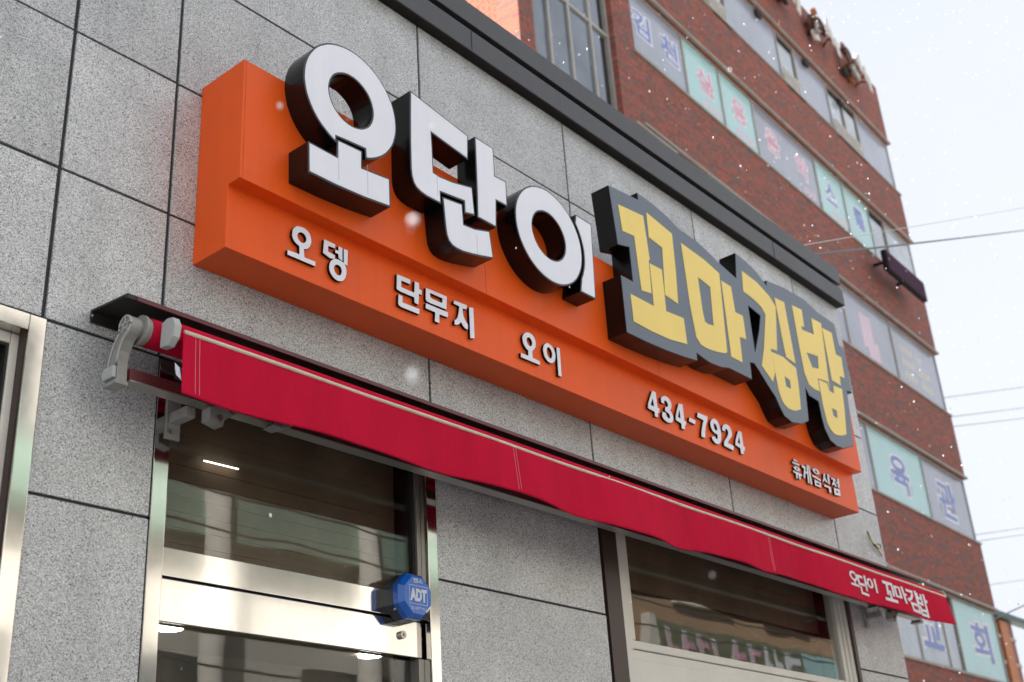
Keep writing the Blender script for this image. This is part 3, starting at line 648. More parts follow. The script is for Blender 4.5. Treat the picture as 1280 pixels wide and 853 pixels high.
# wooden board ceiling box behind the transom light, slats like the ones seen through the glass
for k in range(11):
    z = 2.60 + k * 0.05
    box("board", (1.985, 3.06, 0.150 + 0.0006 * (k % 3), 0.165, z + 0.0008, z + 0.0492), 'blind', door)
kn = cyl_y("lock", 2.962, 2.446, 0.018, 0.030, 0.0135, 'bolt', door, 24)
box("keyhole", (2.9605, 2.9635, 0.0165, 0.0178, 2.442, 2.450), 'gasket', kn)

# ---- right-hand window
win = box("window", (4.395, 6.395, 0.052, 0.058, 2.586, 3.15), 'glass', shop)      # upper light
tag(win, "wide white-framed window under the awning")
for b in ((4.155, 4.262, -0.002, 0.10, 1.0, 3.16), (6.508, 6.542, 0.0, 0.20, 1.0, 3.16)):
    box("post", b, 'brown', win)
def bar(b, bev=0.003): return box("frame", b, 'upvc', win, bevel=bev)
bar((4.268, 4.310, 0.012, 0.10, 1.05, 3.16)); bar((4.3105, 4.350, 0.024, 0.10, 2.5405, 3.16)); bar((4.3505, 4.388, 0.032, 0.09, 2.585, 3.16), 0.006)
bar((6.402, 6.440, 0.032, 0.09, 2.585, 3.16), 0.006); bar((6.4405, 6.472, 0.024, 0.10, 2.5405, 3.16)); bar((6.4725, 6.507, 0.014, 0.10, 1.05, 3.16))
bar((4.3505, 6.4395, 0.031, 0.09, 2.548, 2.5845), 0.006); bar((4.3105, 6.472, 0.022, 0.10, 2.500, 2.5400)); bar((4.3105, 6.472, 0.016, 0.10, 2.400, 2.4995))
box("gasket", (4.3885, 6.4015, 0.046, 0.062, 2.5848, 2.588), 'gasket', win)
for a, b in ((4.3105, 5.36), (5.42, 6.472)):
    bar((a, a + 0.045, 0.03, 0.09, 1.10, 2.3995)); bar((b - 0.045, b, 0.03, 0.09, 1.10, 2.3995))
    bar((a + 0.0455, b - 0.0455, 0.03, 0.09, 2.355, 2.3995)); bar((a + 0.0455, b - 0.0455, 0.03, 0.09, 1.10, 1.15))
    box("pane", (a + 0.046, b - 0.046, 0.055, 0.061, 1.1505, 2.3545), 'glass', win)
bar((5.3605, 5.4195, 0.02, 0.10, 1.05, 2.3995)); bar((4.3105, 6.472, 0.02, 0.10, 1.05, 1.0995))
box("sill", (4.14, 6.54, -0.03, 0.10, 1.0005, 1.0495), 'upvc', win)
for k in range(6):
    box("blind_slat", (4.36, 6.43, 0.160 + 0.0007 * (k % 2), 0.166, 2.86 + k * 0.05, 2.909 + k * 0.05), 'blind', win)

# ---- left-hand window
lw = box("window", (0.31, 1.4615, 0.055, 0.061, 1.15, 3.066), 'glass', shop)
tag(lw, "window at the left edge with a polished steel surround")
for b in ((1.496, 1.5465, -0.012, 0.10, 1.0, 3.157), (0.206, 0.256, -0.012, 0.10, 1.0, 3.157)): steel_strip("surround", b, lw)
steel_strip("surround", (0.2565, 1.4955, -0.012, 0.10, 3.108, 3.157), lw); steel_strip("surround", (0.2565, 1.4955, -0.012, 0.10, 1.001, 1.05), lw)
box("reveal", (1.4925, 1.4955, 0.0, 0.030, 1.0505, 3.1075), 'brown', lw)
for b in ((1.470, 1.4955, 0.0305, 0.11, 1.0505, 3.1075), (0.2565, 0.30, 0.0305, 0.11, 1.0505, 3.1075), (0.3005, 1.4695, 0.0305, 0.11, 3.075, 3.1075), (0.3005, 1.4695, 0.0305, 0.11, 1.0505, 1.14)):
    box("frame", b, 'upvc', lw, bevel=0.004)
for b in ((1.462, 1.4695, 0.036, 0.10, 1.1405, 3.0745), (0.3005, 1.4615, 0.036, 0.10, 3.067, 3.0745)): box("gasket", b, 'gasket', lw)

# ---- lamps lit inside the shop
for x, y, lab in ((3.50, 2.14, "round lit downlight seen through the left part of the door glass"), (4.83, 2.13, "round lit downlight seen through the right part of the door glass")):
    v, f = tube_mesh([(x, y, 2.905), (x, y, 2.9195)], 0.065, 24)
    tag(raw("ceiling_lamp", v, f, 'lamp'), lab, "lamp", "lit ceiling lamps in the shop")
tl = tube("tube_lamp", [(2.197, 0.130, 2.926), (2.332, 0.130, 2.928)], 0.0022, 'tube', None, 8)
tag(tl, "short lit tube lamp glowing behind the transom glass over the door", "lamp")

# ================================================================== signboard
sign = thing("signboard", "long orange two-tier signboard with raised white, yellow and black lettering above the awning", "sign", (4.27, -0.1, 3.512))
prof = [(-0.0015, 3.512), (-0.168, 3.512), (-0.168, 3.741), (-0.228, 3.741), (-0.228, 4.206), (-0.0015, 4.206)]
def extr(name, prof, x0, x1, m, parent):
    n = len(prof)
    v = [(x0, y, z) for y, z in prof] + [(x1, y, z) for y, z in prof]
    f = [tuple(range(n)), tuple(range(n, 2 * n))[::-1]] + [(i, i + n, (i + 1) % n + n, (i + 1) % n) for i in range(n)]
    o = raw(name, v, f, m, parent)
    bm = bmesh.new(); bm.from_mesh(o.data); bmesh.ops.recalc_face_normals(bm, faces=bm.faces)
    bmesh.ops.bevel(bm, geom=list(bm.edges), offset=0.0012, segments=1, affect='EDGES')
    bm.to_mesh(o.data); bm.free()
    return o
cab = extr("cabinet", prof, 2.021, 6.520, 'orange', sign)
for x in (2.0305, 3.21, 4.41, 5.61):                              # folded sheet seams
    box("seam", (x, x + 0.0012, -0.2287, -0.2279, 3.7425, 4.2045), M['rust_orange'], cab)
for a in (2.6, 4.3, 5.9):
    box("bracket", (a, a + 0.04, -0.19, -0.002, 4.2065, 4.2125), 'brushed', sign)
YB, YF = -0.2285, -0.326
for k, (outer, holes) in enumerate(BIG):
    o = prism("letter", outer, holes, YF, YB, 'letter_side', sign)
    prism("face", outer, holes, YF - 0.0022, YF + 0.001, 'acrylic', o, shrink=0.0055)
    prism("rim", outer, holes, YF - 0.0008, YF + 0.0005, 'rim', o, shrink=-0.0012)
    if k == 1:
        for x in (2.351, 2.485): box("seam", (x, x + 0.0016, YF - 0.0026, YF - 0.0021, 3.83 + (x - 2.35) * .02, 3.955), 'seam', o)
    if k == 2: box("seam", (2.842, 2.8435, YF - 0.0026, YF - 0.0021, 3.985, 4.075), 'seam', o)
    if k == 4: box("seam", (3.052, 3.0535, YF - 0.0026, YF - 0.0021, 3.815, 3.90), 'seam', o)
pl = prism("name_plate", PLATE[0], PLATE[1], YF, YB, 'letter_side', sign)
prism("face", PLATE[0], PLATE[1], YF - 0.0022, YF + 0.001, 'plate', pl, shrink=0.003)
for outer, holes in YELLOW:
    prism("yellow_letter", outer, holes, YF - 0.0042, YF - 0.0018, 'yellow', pl)
for outer, holes in SMALL:
    big = max(p[0] for p in outer) < 5.35
    o = prism("small_letter", outer, holes, -0.180, -0.1685, 'letter_side', sign)
    prism("face", outer, holes, -0.1812, -0.1795, 'acrylic', o, shrink=0.0006)

# ================================================================== awning
awn = thing("awning", "retracted red fabric awning with pale lettering at its right end and a cream-piped valance", "awning", (4.6, -0.02, 2.95))
XL, XR = 1.682, 7.285
hp = [(-0.001, 3.236), (-0.188, 3.222), (-0.188, 3.208), (-0.178, 3.208), (-0.178, 3.2155), (-0.009, 3.229), (-0.009, 3.196), (-0.001, 3.196)]
n = len(hp)
raw("hood", [(XL, y, z) for y, z in hp] + [(XR, y, z) for y, z in hp],
    [(0, 1, 4, 5), (1, 2, 3, 4), (0, 5, 6, 7)] + [tuple(i + n for i in q[::-1]) for q in ((0, 1, 4, 5), (1, 2, 3, 4), (0, 5, 6, 7))] +
    [(i, i + n, (i + 1) % n + n, (i + 1) % n) for i in range(n)], 'hood', awn)
box("hood_lip", (XL + 0.03, XR, -0.1915, -0.1885, 3.207, 3.2205), 'maroon', awn)
tube("rivet", [(XL - 0.006, -0.02, 3.21), (XL - 0.002, -0.02, 3.21)], 0.004, 'bolt', awn)
# roller with the rolled-up cloth
disc_x("roller", 1.7705, 7.20, -0.152, 3.140, 0.043, 'red', awn, 36)
for x0, x1, r in ((1.7385, 1.748, 0.028), (1.7485, 1.757, 0.045), (1.7575, 1.770, 0.040)):
    disc_x("roller_flange", x0, x1, -0.152, 3.140, r, 'cast', awn, 32)
def bracket(x0, x1):
    # curved cast arm from the roller head down to the clamp on the bar, outline in the y-z plane
    cy, cz, r = -0.152, 3.140, 0.031
    P = [(cy + r * math.cos(a), cz + r * math.sin(a)) for a in [math.radians(-20 + 265 * k / 20) for k in range(21)]]
    P += [(-0.1500, 3.098), (-0.1330, 3.070), (-0.1260, 3.040), (-0.1270, 3.005), (-0.1280, 2.984), (-0.0740, 2.984), (-0.0740, 3.010),
          (-0.0800, 3.045), (-0.0900, 3.078), (-0.1050, 3.105), (-0.1200, 3.122)]
    n = len(P)
    tris = tessellate_polygon([[Vector((y, z, 0)) for y, z in P]])
    v = [(x0, y, z) for y, z in P] + [(x1, y, z) for y, z in P]
    f = [tuple(t) for t in tris] + [tuple(i + n for i in t[::-1]) for t in tris] + [(i, i + n, (i + 1) % n + n, (i + 1) % n) for i in range(n)]
    o = raw("roller_bracket", v, f, 'cast', awn)
    bm = bmesh.new(); bm.from_mesh(o.data); bmesh.ops.recalc_face_normals(bm, faces=bm.faces); bm.to_mesh(o.data); bm.free()
    xo = x0 - 0.002 if x0 < 4 else x1 + 0.002
    # raised rim round the outer cheek (the web between lies deeper), hub ribs
    rim = [(xo, y, z) for y, z in [(cy + (q[0] - cy) * 0.93, cz + (q[1] - cz) * 0.93) for q in P[:21]] + [(-0.1440, 3.098), (-0.1290, 3.070), (-0.1225, 3.040), (-0.1230, 3.028)]]
    tube("rim", rim, 0.0032, 'plastic_grey', o, 6)
    tube("rim", [(xo, y, z) for y, z in [(-0.1260, 3.122), (-0.1090, 3.103), (-0.0940, 3.076), (-0.0840, 3.044), (-0.0800, 3.028)]], 0.0032, 'plastic_grey', o, 6)
    for k in range(5):
        a = 2 * math.pi / 5 * k + 0.3
        tube("rib", [(xo, cy + 0.008 * math.cos(a), cz + 0.008 * math.sin(a)), (xo, cy + 0.027 * math.cos(a), cz + 0.027 * math.sin(a))], 0.0024, 'plastic_grey', o, 6)
    tube("rib", [(xo, cy + 0.009 * math.cos(2 * math.pi * k / 20), cz + 0.009 * math.sin(2 * math.pi * k / 20)) for k in range(21)], 0.0024, 'plastic_grey', o, 6)
    box("clamp_cover", (xo - 0.010, xo + 0.0018, -0.1240, -0.0700, 2.990, 3.026), 'plastic_grey', o, bevel=0.004)
    box("foot", (x0 - 0.006, x1 + 0.004, -0.1310, -0.0680, 2.972, 2.9835), 'cast', o, bevel=0.002)
    return o
bracket(1.706, 1.738)
bracket(7.215, 7.250)
tbar = box("torsion_bar", (1.7425, 7.20, -0.135, -0.095, 2.9895, 3.026), 'maroon', awn, bevel=0.002)
box("bar_base", (1.7425, 7.20, -0.139, -0.092, 2.9855, 2.989), 'brushed', tbar)
# wall brackets carrying the bar
for x in (1.955, 6.70):
    o = box("wall_bracket", (x, x + 0.050, -0.010, -0.0005, 2.905, 3.060), 'cast', awn, bevel=0.002)
    box("hook", (x + 0.008, x + 0.042, -0.0945, -0.0105, 2.952, 2.985), 'cast', o, bevel=0.004)
    tube("bolt", [(x + 0.012, -0.017, 2.925), (x + 0.012, -0.0105, 2.925)], 0.007, 'bolt', o, 6, smooth=False)
    # inclined cheek with its bolt, reaching forward under the bar
    P = [(x + 0.052, 2.935), (x + 0.100, 2.925), (x + 0.104, 2.945), (x + 0.150, 2.978), (x + 0.150, 2.985), (x + 0.085, 2.985), (x + 0.052, 2.975)]
    prism("cheek", P, [], -0.150, -0.110, 'cast', o)
    cyl_y("bolt", x + 0.082, 2.944, -0.160, -0.1505, 0.010, 'bolt', o, 8)
    cyl_y("bolt", x + 0.125, 2.976, -0.156, -0.1505, 0.006, 'bolt', o, 8)
for x in (2.225, 6.50):
    o = prism("arm_shoulder", [(x, 2.966), (x + 0.035, 2.962), (x + 0.085, 2.985), (x + 0.02, 2.985)], [], -0.170, -0.120, 'cast', awn)
    cyl_y("bolt", x + 0.022, 2.971, -0.176, -0.1705, 0.006, 'bolt', o, 8)
# folded arms lying behind the front rail
tube("arm", [(2.08, -0.175, 3.03), (3.55, -0.185, 3.035)], 0.016, 'cast', awn, 10)
tube("arm", [(6.60, -0.175, 3.03), (5.10, -0.185, 3.035)], 0.016, 'cast', awn, 10)
# front rail, wrapped in the cloth
rp = [(-0.205, 3.095), (-0.246, 3.098), (-0.250, 3.106), (-0.250, 3.140), (-0.246, 3.150), (-0.232, 3.156), (-0.212, 3.152), (-0.205, 3.140)]
extr("front_rail", rp, 1.816, 7.352, 'red', awn)
for a, b in ((1.792, 1.8155), (7.3525, 7.366)):
    cp = [(-0.196, 3.082), (-0.232, 3.078), (-0.256, 3.100), (-0.262, 3.135), (-0.250, 3.160), (-0.222, 3.166), (-0.198, 3.158)]
    extr("rail_cap", cp, a, b, 'plastic_grey', awn)
tube("piping", [(1.830 + 5.53 * k / 40, -0.2555 + 0.0006 * math.sin(k * 1.7), 3.1235 + 0.0012 * math.sin(k * 0.9)) for k in range(41)], 0.0068, 'cream', awn, 8)
# valance: hangs from the piping in shallow folds
NX, NZ = 520, 12
va, vf = [], []
for i in range(NX + 1):
    t = i / NX
    x = 1.826 + t * (7.362 - 1.826)
    bot = 2.934 + 0.006 * math.sin(x * 2.6 + 0.4) + 0.0055 * math.sin(x * 6.1) + 0.009 * math.sin(x * 8.1 + 1.0) * math.exp(-((x - 4.6) / 0.9) ** 2) - 0.010 * math.exp(-((x - 4.1) / 0.5) ** 2) + 0.012 * max(0, x - 6.2) / 1.1 + 0.010 * math.exp(-((x - 1.83) / 0.1) ** 2)
    for j in range(NZ + 1):
        w = j / NZ
        z = 3.121 + (bot - 3.121) * w
        amp = 0.003 + 0.013 * w
        fold = math.sin(x * 7.3 + 0.8 * math.sin(x * 1.9)) * 0.55 + math.sin(x * 17.0 + 1.0 + 2.0 * w) * 0.18 + math.sin(x * 2.2 + 2.2) * 0.5
        # deeper swags about the middle of the run
        sw = math.exp(-((x - 4.5) / 1.1) ** 2)
        y = -0.2565 - 0.010 * w + amp * fold * (0.8 + 1.2 * sw)
        if x > 7.30: y += 0.0
        va.append((x + 0.030 * w * t ** 8, y, z))
for i in range(NX):
    for j in range(NZ):
        a = i * (NZ + 1) + j
        vf.append((a, a + 1, a + NZ + 2, a + NZ + 1))
val = raw("valance", va, vf, 'red', awn, smooth=True)
md = val.modifiers.new("thickness", 'SOLIDIFY'); md.thickness = 0.0012; md.offset = 1.0
def val_y(x, z):
    i = min(NX, max(0, round((x - 1.826) / (7.362 - 1.826) * NX)))
    best = min(range(NZ + 1), key=lambda j: abs(va[i * (NZ + 1) + j][2] - z))
    return va[i * (NZ + 1) + best][1]
# doubled hem and sewn seams
hem = []
hv, hf = [], []
for i in range(0, NX + 1):
    a = Vector(va[i * (NZ + 1) + NZ])
    hv += [(a.x, a.y - 0.0022, a.z + 0.011), (a.x, a.y - 0.0030, a.z + 0.004), (a.x, a.y - 0.0015, a.z - 0.001), (a.x, a.y + 0.002, a.z - 0.001)]
for i in range(NX):
    for j in range(3): hf.append((i * 4 + j, i * 4 + j + 1, i * 4 + j + 5, i * 4 + j + 4))
raw("hem", hv, hf, 'red', val, smooth=True)
for x in (3.27, 5.18, 1.868):
    i = round((x - 1.826) / (7.362 - 1.826) * NX)
    for dx in (0.0, 0.014):
        pts = [(va[i * (NZ + 1) + j][0] + dx + 0.004 * j / NZ, va[i * (NZ + 1) + j][1] - 0.0012, va[i * (NZ + 1) + j][2]) for j in range(NZ + 1)]
        tube("stitching", pts, 0.0007, M['ink_pink'], val, 5)
raw("care_tag", [(1.812, -0.243, 3.028), (1.824, -0.251, 3.012), (1.832, -0.252, 2.975), (1.818, -0.244, 2.992)], [(0, 1, 2, 3)], 'print', val)
# pale lettering printed near the right end
for body, x0, x1, z0, z1 in (("오", 6.000, 6.105, 2.998, 3.080), ("단", 6.098, 6.235, 2.965, 3.078), ("이", 6.225, 6.340, 3.000, 3.078),
                             ("꼬", 6.415, 6.565, 2.972, 3.085), ("마", 6.560, 6.715, 2.985, 3.085), ("김", 6.715, 6.875, 2.952, 3.088), ("밥", 6.868, 7.030, 2.946, 3.085)):
    o = lettering("valance_lettering", body, x0, x1, z0, z1, 0.0, 'ink_white', val, off=0.020)
    for v in o.data.vertices:
        v.co.y = val_y(v.co.x, v.co.z) - 0.0035 + (v.co.y if v.co.y < 0 else 0)

# ================================================================== alarm box
al = thing("alarm_box", "blue octagonal alarm box with white lettering beside the door", "alarm", (2.957, 0.02, 2.484))
def octa(x, z, r, k=1.0): return [(x + r * k * math.cos(math.pi / 8 + math.pi / 4 * i), z + r * math.sin(math.pi / 8 + math.pi / 4 * i)) for i in range(8)]
AX, AZ = 2.960, 2.565
prism("base", octa(AX, AZ, 0.084), [], -0.012, 0.028, 'blue_dark', al)
prism("body", octa(AX, AZ, 0.083), [], -0.036, -0.0125, 'blue', al)
def frustum(name, r0, r1, y0, y1, m, parent):
    A, B = octa(AX, AZ, r0), octa(AX, AZ, r1)
    v = [(x, y0, z) for x, z in A] + [(x, y1, z) for x, z in B]
    return raw(name, v, [tuple(range(8)), tuple(range(8, 16))[::-1]] + [(i, i + 8, (i + 1) % 8 + 8, (i + 1) % 8) for i in range(8)], m, parent)
fr = frustum("cover", 0.068, 0.083, -0.056, -0.0365, 'blue', al)
AY = -0.0565
lettering("lettering", "캡스", AX - 0.022, AX + 0.024, AZ + 0.042, AZ + 0.057, AY, 'print', fr, off=0.02, depth=0.0006)
lettering("lettering", "ADT", AX - 0.039, AX + 0.041, AZ - 0.021, AZ + 0.023, AY, 'print', fr, off=0.055, depth=0.0006)
lettering("lettering", "SECURITY No.1", AX - 0.036, AX + 0.040, AZ - 0.050, AZ - 0.040, AY, 'print', fr, off=0.0, depth=0.0006)
fx0, fx1, fz0, fz1, t = AX - 0.043, AX + 0.045, AZ - 0.031, AZ + 0.033, 0.0016
boxes("lettering_frame", [(fx0, fx1, AY - 0.0006, AY, fz0, fz0 + t), (fx0, fx1, AY - 0.0006, AY, fz1 - t, fz1), (fx0, fx0 + t, AY - 0.0006, AY, fz0 + t, fz1 - t), (fx1 - t, fx1, AY - 0.0006, AY, fz0 + t, fz1 - t)], 'print', fr)
tube("screw", [(AX - 0.072, -0.02, AZ - 0.045), (AX - 0.079, -0.02, AZ - 0.052)], 0.004, 'bolt', al)

# ================================================================== loose yellow wire on the granite
yw = tube("loose_wire", [(6.985, -0.003, 3.525), (6.995, -0.006, 3.497), (7.005, -0.008, 3.465), (7.025, -0.018, 3.430), (7.055, -0.028, 3.420), (7.085, -0.028, 3.430), (7.090, -0.024, 3.450),
                         (7.060, -0.020, 3.455), (7.030, -0.018, 3.440), (7.060, -0.012, 3.418), (7.100, -0.010, 3.405), (7.125, -0.008, 3.390)], 0.0045, 'yellow_wire', None, 6)
tag(yw, "short yellow wire looped on the granite right of the orange sign", "wire")
tube("tape", [(7.015, -0.014, 3.445), (7.035, -0.022, 3.425)], 0.0065, 'black_tape', yw, 6)

# ================================================================== red brick office building behind
TH = R(1.7028)
BF = Matrix.Translation((0, 5, 0)) @ Matrix.Rotation(TH, 4, 'Z')     # local x along the front, y into the building
BO = BF @ Vector((19.0, 4.0, 0))
bb = thing("brick_building", "tall red brick office block with ribbon windows rising behind the shop", "building", tuple(BO), TH, None, BF)
S0, S1, HT = 10.97, 27.10, 20.60
ROWS = [(2.05, 3.60), (5.12, 6.68), (8.20, 9.68), (11.26, 12.80), (14.34, 15.85), (17.28, 18.78)]
wb = [(S0, 11.34, 0, 0.4, 0, HT), (13.62, 14.25, 0, 0.4, 0, HT), (11.34, 13.62, 0.001, 0.4, 16.6, HT), (11.34, 13.62, 0.001, 0.4, 0, 3.0)]
zprev = 0.0
for a, b in ROWS:
    wb.append((14.25, S1, 0, 0.4, zprev, a)); zprev = b
wb.append((14.25, S1, 0, 0.4, zprev, HT))
wall_b = boxes("wall", wb, 'brick', bb)
boxes("side_wall", [(S0 + 0.03, S0 + 0.4, 0.41, 9.0, 0, HT - 0.02), (S1 - 0.4, S1 - 0.01, 0.41, 9.0, 0, HT - 0.02), (S0 + 0.4, S1 - 0.4, 8.6, 9.0, 0, HT - 0.02)], 'mortar', bb)
box("roof", (S0 + 0.4, S1 - 0.4, 0.41, 8.6, HT - 0.5, HT - 0.3), 'core', bb)
boxes("floor_slab", [(S0 + 0.41, S1 - 0.41, 0.45, 8.5, z, z + 0.15) for z in (3.9, 7.0, 10.1, 13.2, 16.3)], 'core', bb)
# the sunlit left-hand side: single bricks laid where the photograph shows them, course by course
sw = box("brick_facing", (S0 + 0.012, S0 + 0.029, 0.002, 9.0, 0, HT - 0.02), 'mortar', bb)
proto = None
bricks = []
nb = 0
for c in range(60):
    z = 11.9 + c * 0.0665
    for k in range(5):
        y = 0.004 + k * 0.206 - (0.103 if c % 2 else 0.0)
        y0 = max(0.004, y); y1 = y + 0.198
        if y1 - y0 < 0.05: continue
        if proto is None:
            me = bpy.data.meshes.new("brick")
            me.from_pydata(boxv(0, 0.0125, 0, 0.198, 0, 0.0585), [], BOXF); me.update(); me.materials.append(M['brick_side']); proto = me
            meh = bpy.data.meshes.new("half_brick")
            meh.from_pydata(boxv(0, 0.0125, 0, 0.0945, 0, 0.0585), [], BOXF); meh.update(); meh.materials.append(M['brick_side'])
        if nb >= 296: continue
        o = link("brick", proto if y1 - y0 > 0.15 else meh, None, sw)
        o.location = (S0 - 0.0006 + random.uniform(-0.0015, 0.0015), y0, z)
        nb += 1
v, f = [], []
for c in range(-176, 128):
    z = 11.9 + c * 0.0665
    if z < 0.03 or z > HT - 0.1: continue
    for k in range(0, 44):
        if 0 <= c < 60 and k < 5: continue
        y = 0.004 + k * 0.206 - (0.103 if c % 2 else 0.0)
        y0 = max(0.004, y); y1 = min(8.99, y + 0.198)
        if y1 - y0 < 0.05: continue
        q = len(v); v += boxv(S0, S0 + 0.0118, y0, y1, z, z + 0.0585); f += [tuple(i + q for i in w) for w in BOXF]
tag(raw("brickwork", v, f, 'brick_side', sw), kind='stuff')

# ribbon windows: frame, panes, flashing and the film lettering stuck on them
def ribbon(z0, z1, divs, fills):
    fr = boxes("window", [(14.25, S1, 0.06, 0.12, z0, z0 + 0.05), (14.25, S1, 0.06, 0.12, z1 - 0.05, z1)] +
               [(max(14.25, d - 0.025), min(S1, d + 0.025), 0.061, 0.119, z0 + 0.05, z1 - 0.05) for d in divs], 'alu', bb)
    for i, fl in enumerate(fills):
        a, b = divs[i], divs[i + 1]
        if fl == 'open':
            box("opening", (a + 0.025, b - 0.025, 0.14, 0.15, z0 + 0.05, z1 - 0.05), 'dark_open', fr)
            box("pane", (a + 0.06, b - 0.10, 0.100, 0.106, z0 + 0.06, z1 - 0.24), 'pane', fr)
        else:
            box("pane", (a + 0.025, b - 0.025, 0.085, 0.095, z0 + 0.05, z1 - 0.05), fl, fr)
    box("flashing", (14.2, S1 + 0.02, -0.05, 0.05, z1 + 0.004, z1 + 0.05), 'lintel', fr)
    box("sill", (14.2, S1 + 0.02, -0.03, 0.055, z0 - 0.045, z0 - 0.002), 'lintel', fr)
    return fr
G, TL = 'film_grey', 'film_teal'
r1 = ribbon(*ROWS[5], [14.25, 16.0, 17.55, 18.35, 20.80, 21.68, 23.40, 24.25, 25.08, S1], [G, G, 'open', G, 'open', G, 'open', 'open', G])
r2 = ribbon(*ROWS[4], [14.25, 16.15, 17.5, 18.85, 21.66, 23.08, 24.50, 25.45, S1], [G, TL, TL, G, TL, TL, 'open', 'pane'])
r3 = ribbon(*ROWS[3], [14.25, 16.2, 18.2, 20.2, 21.75, 24.3, S1], [G, TL, G, G, G, G])
r4 = ribbon(*ROWS[2], [14.25, 16.5, 19.0, 20.6, 21.65, 24.48, S1], [G, TL, G, G, TL, G])
r5 = ribbon(*ROWS[1], [14.25, 17.0, 19.5, 21.2, 22.3, 23.75, 24.52, S1], [G, TL, G, 'pane', 'pane', 'open', TL])
r6 = ribbon(*ROWS[0], [14.25, 18.0, 22.0, S1], [G, G, G])
def film(row, body, cx, w, z0, z1, ink, back=True, off=0.022, yy=0.0842):
    if back: lettering("film_backing", body, cx - w / 2, cx + w / 2, z0, z1, yy, 'ink_white', row, off=off + 0.060, depth=0.001, ref_off=off)
    lettering("film_letter", body, cx - w / 2, cx + w / 2, z0, z1, yy - 0.0015, ink, row, off=off, depth=0.001)
for ch, cx, ink in (("김", 14.73, 'ink_blue'), ("천", 15.65, 'ink_blue'), ("실", 16.9, 'ink_pink'), ("용", 18.22, 'ink_pink'),
                    ("음", 19.60, 'ink_pink'), ("악", 20.95, 'ink_pink'), ("스", 22.35, 'ink_blue'), ("쿨", 23.85, 'ink_blue')):
    film(r2, ch, cx, 0.56, 14.93, 15.47, ink)
for cx, w in ((17.1, 0.75), (18.35, 0.8), (21.15, 0.6), (22.7, 0.9)):
    boxes("film_band", [(cx - w / 2 + i * w / 6, cx - w / 2 + i * w / 6 + w / 9, 0.0835, 0.0842, 14.55 + (0.05 if i % 2 else 0), 14.74 + (0.03 if i % 3 else 0)) for i in range(6)], 'ink_pale', r2)
boxes("film_emblem", [(22.55, 23.15, 0.0832, 0.0842, 11.62, 12.42), (22.75, 23.35, 0.0822, 0.0831, 11.42, 11.86)], 'ink_pale', r3)
for i in range(3):
    boxes("film_band", [(24.75 + k * 0.19, 24.75 + k * 0.19 + 0.13, 0.0835, 0.0842, 12.20 - 0.33 * i, 12.38 - 0.33 * i) for k in range(9) if not (i == 0 and k > 6) and not (k == 4)], 'ink_cream', r3)['kind'] = 'stuff'
film(r4, "육", 23.08, 0.95, 8.52, 9.30, 'ink_blue', off=0.02)
film(r4, "관", 25.72, 1.05, 8.50, 9.34, 'ink_blue', off=0.02)
film(r5, "교", 23.05, 1.05, 5.45, 6.22, 'ink_blue', off=0.02)
film(r5, "회", 25.95, 1.10, 5.50, 6.30, 'ink_blue', off=0.02)
# little balustrades across the opening lights of the top row
for a, b in ((17.58, 18.32), (20.83, 21.65), (23.43, 25.05)):
    o = boxes("balustrade", [(a, b, 0.02, 0.04, 17.72, 17.75), (a, b, 0.02, 0.04, 17.32, 17.35)] + [(a + k * 0.055, a + k * 0.055 + 0.02, 0.021, 0.039, 17.35, 17.72) for k in range(int((b - a) / 0.055))], 'old_white', bb)
    box("kerb", (a, b, -0.02, 0.05, 17.22, 17.26), 'dark_open', o)
for s, z in ((19.85, 18.72), (22.15, 18.72), (24.0, 18.60)):
    box("lamp_bracket", (s, s + 0.22, 0.0, 0.05, z - 0.14, z), 'dark_open', bb)

# stair window bay
sb = boxes("stair_window", [(11.345, 11.40, 0.10, 0.18, 3.0, 16.6), (13.56, 13.615, 0.10, 0.18, 3.0, 16.6)] +
           [(s - 0.032, s + 0.032, 0.10, 0.18, 3.0, 16.6) for s in (11.90, 12.46, 13.08)] +
           [(11.40, 13.56, 0.104, 0.176, z - 0.03, z + 0.03) for z in (4.6, 6.2, 7.8, 9.4, 11.0, 14.28)], 'alu', bb)
ys = [3.0, 4.6, 6.2, 7.8, 9.4, 11.0, 14.28, 16.6]; xs_ = [11.40, 11.90, 12.46, 13.08, 13.40]
for i in range(len(ys) - 1):
    for k in range(4):
        o = box("pane", (xs_[k] + 0.01, xs_[k + 1] - 0.01, 0.135 + 0.004 * ((i + k) % 3), 0.145 + 0.004 * ((i + k) % 3), ys[i] + 0.03, ys[i + 1] - 0.03), 'pane_dark', sb)
    box("opening", (13.40, 13.56, 0.17, 0.19, ys[i] + 0.03, ys[i + 1] - 0.03), 'dark_open', sb)
box("flashing", (13.95, 15.2, -0.03, -0.002, 12.72, 12.77), 'lintel', bb)

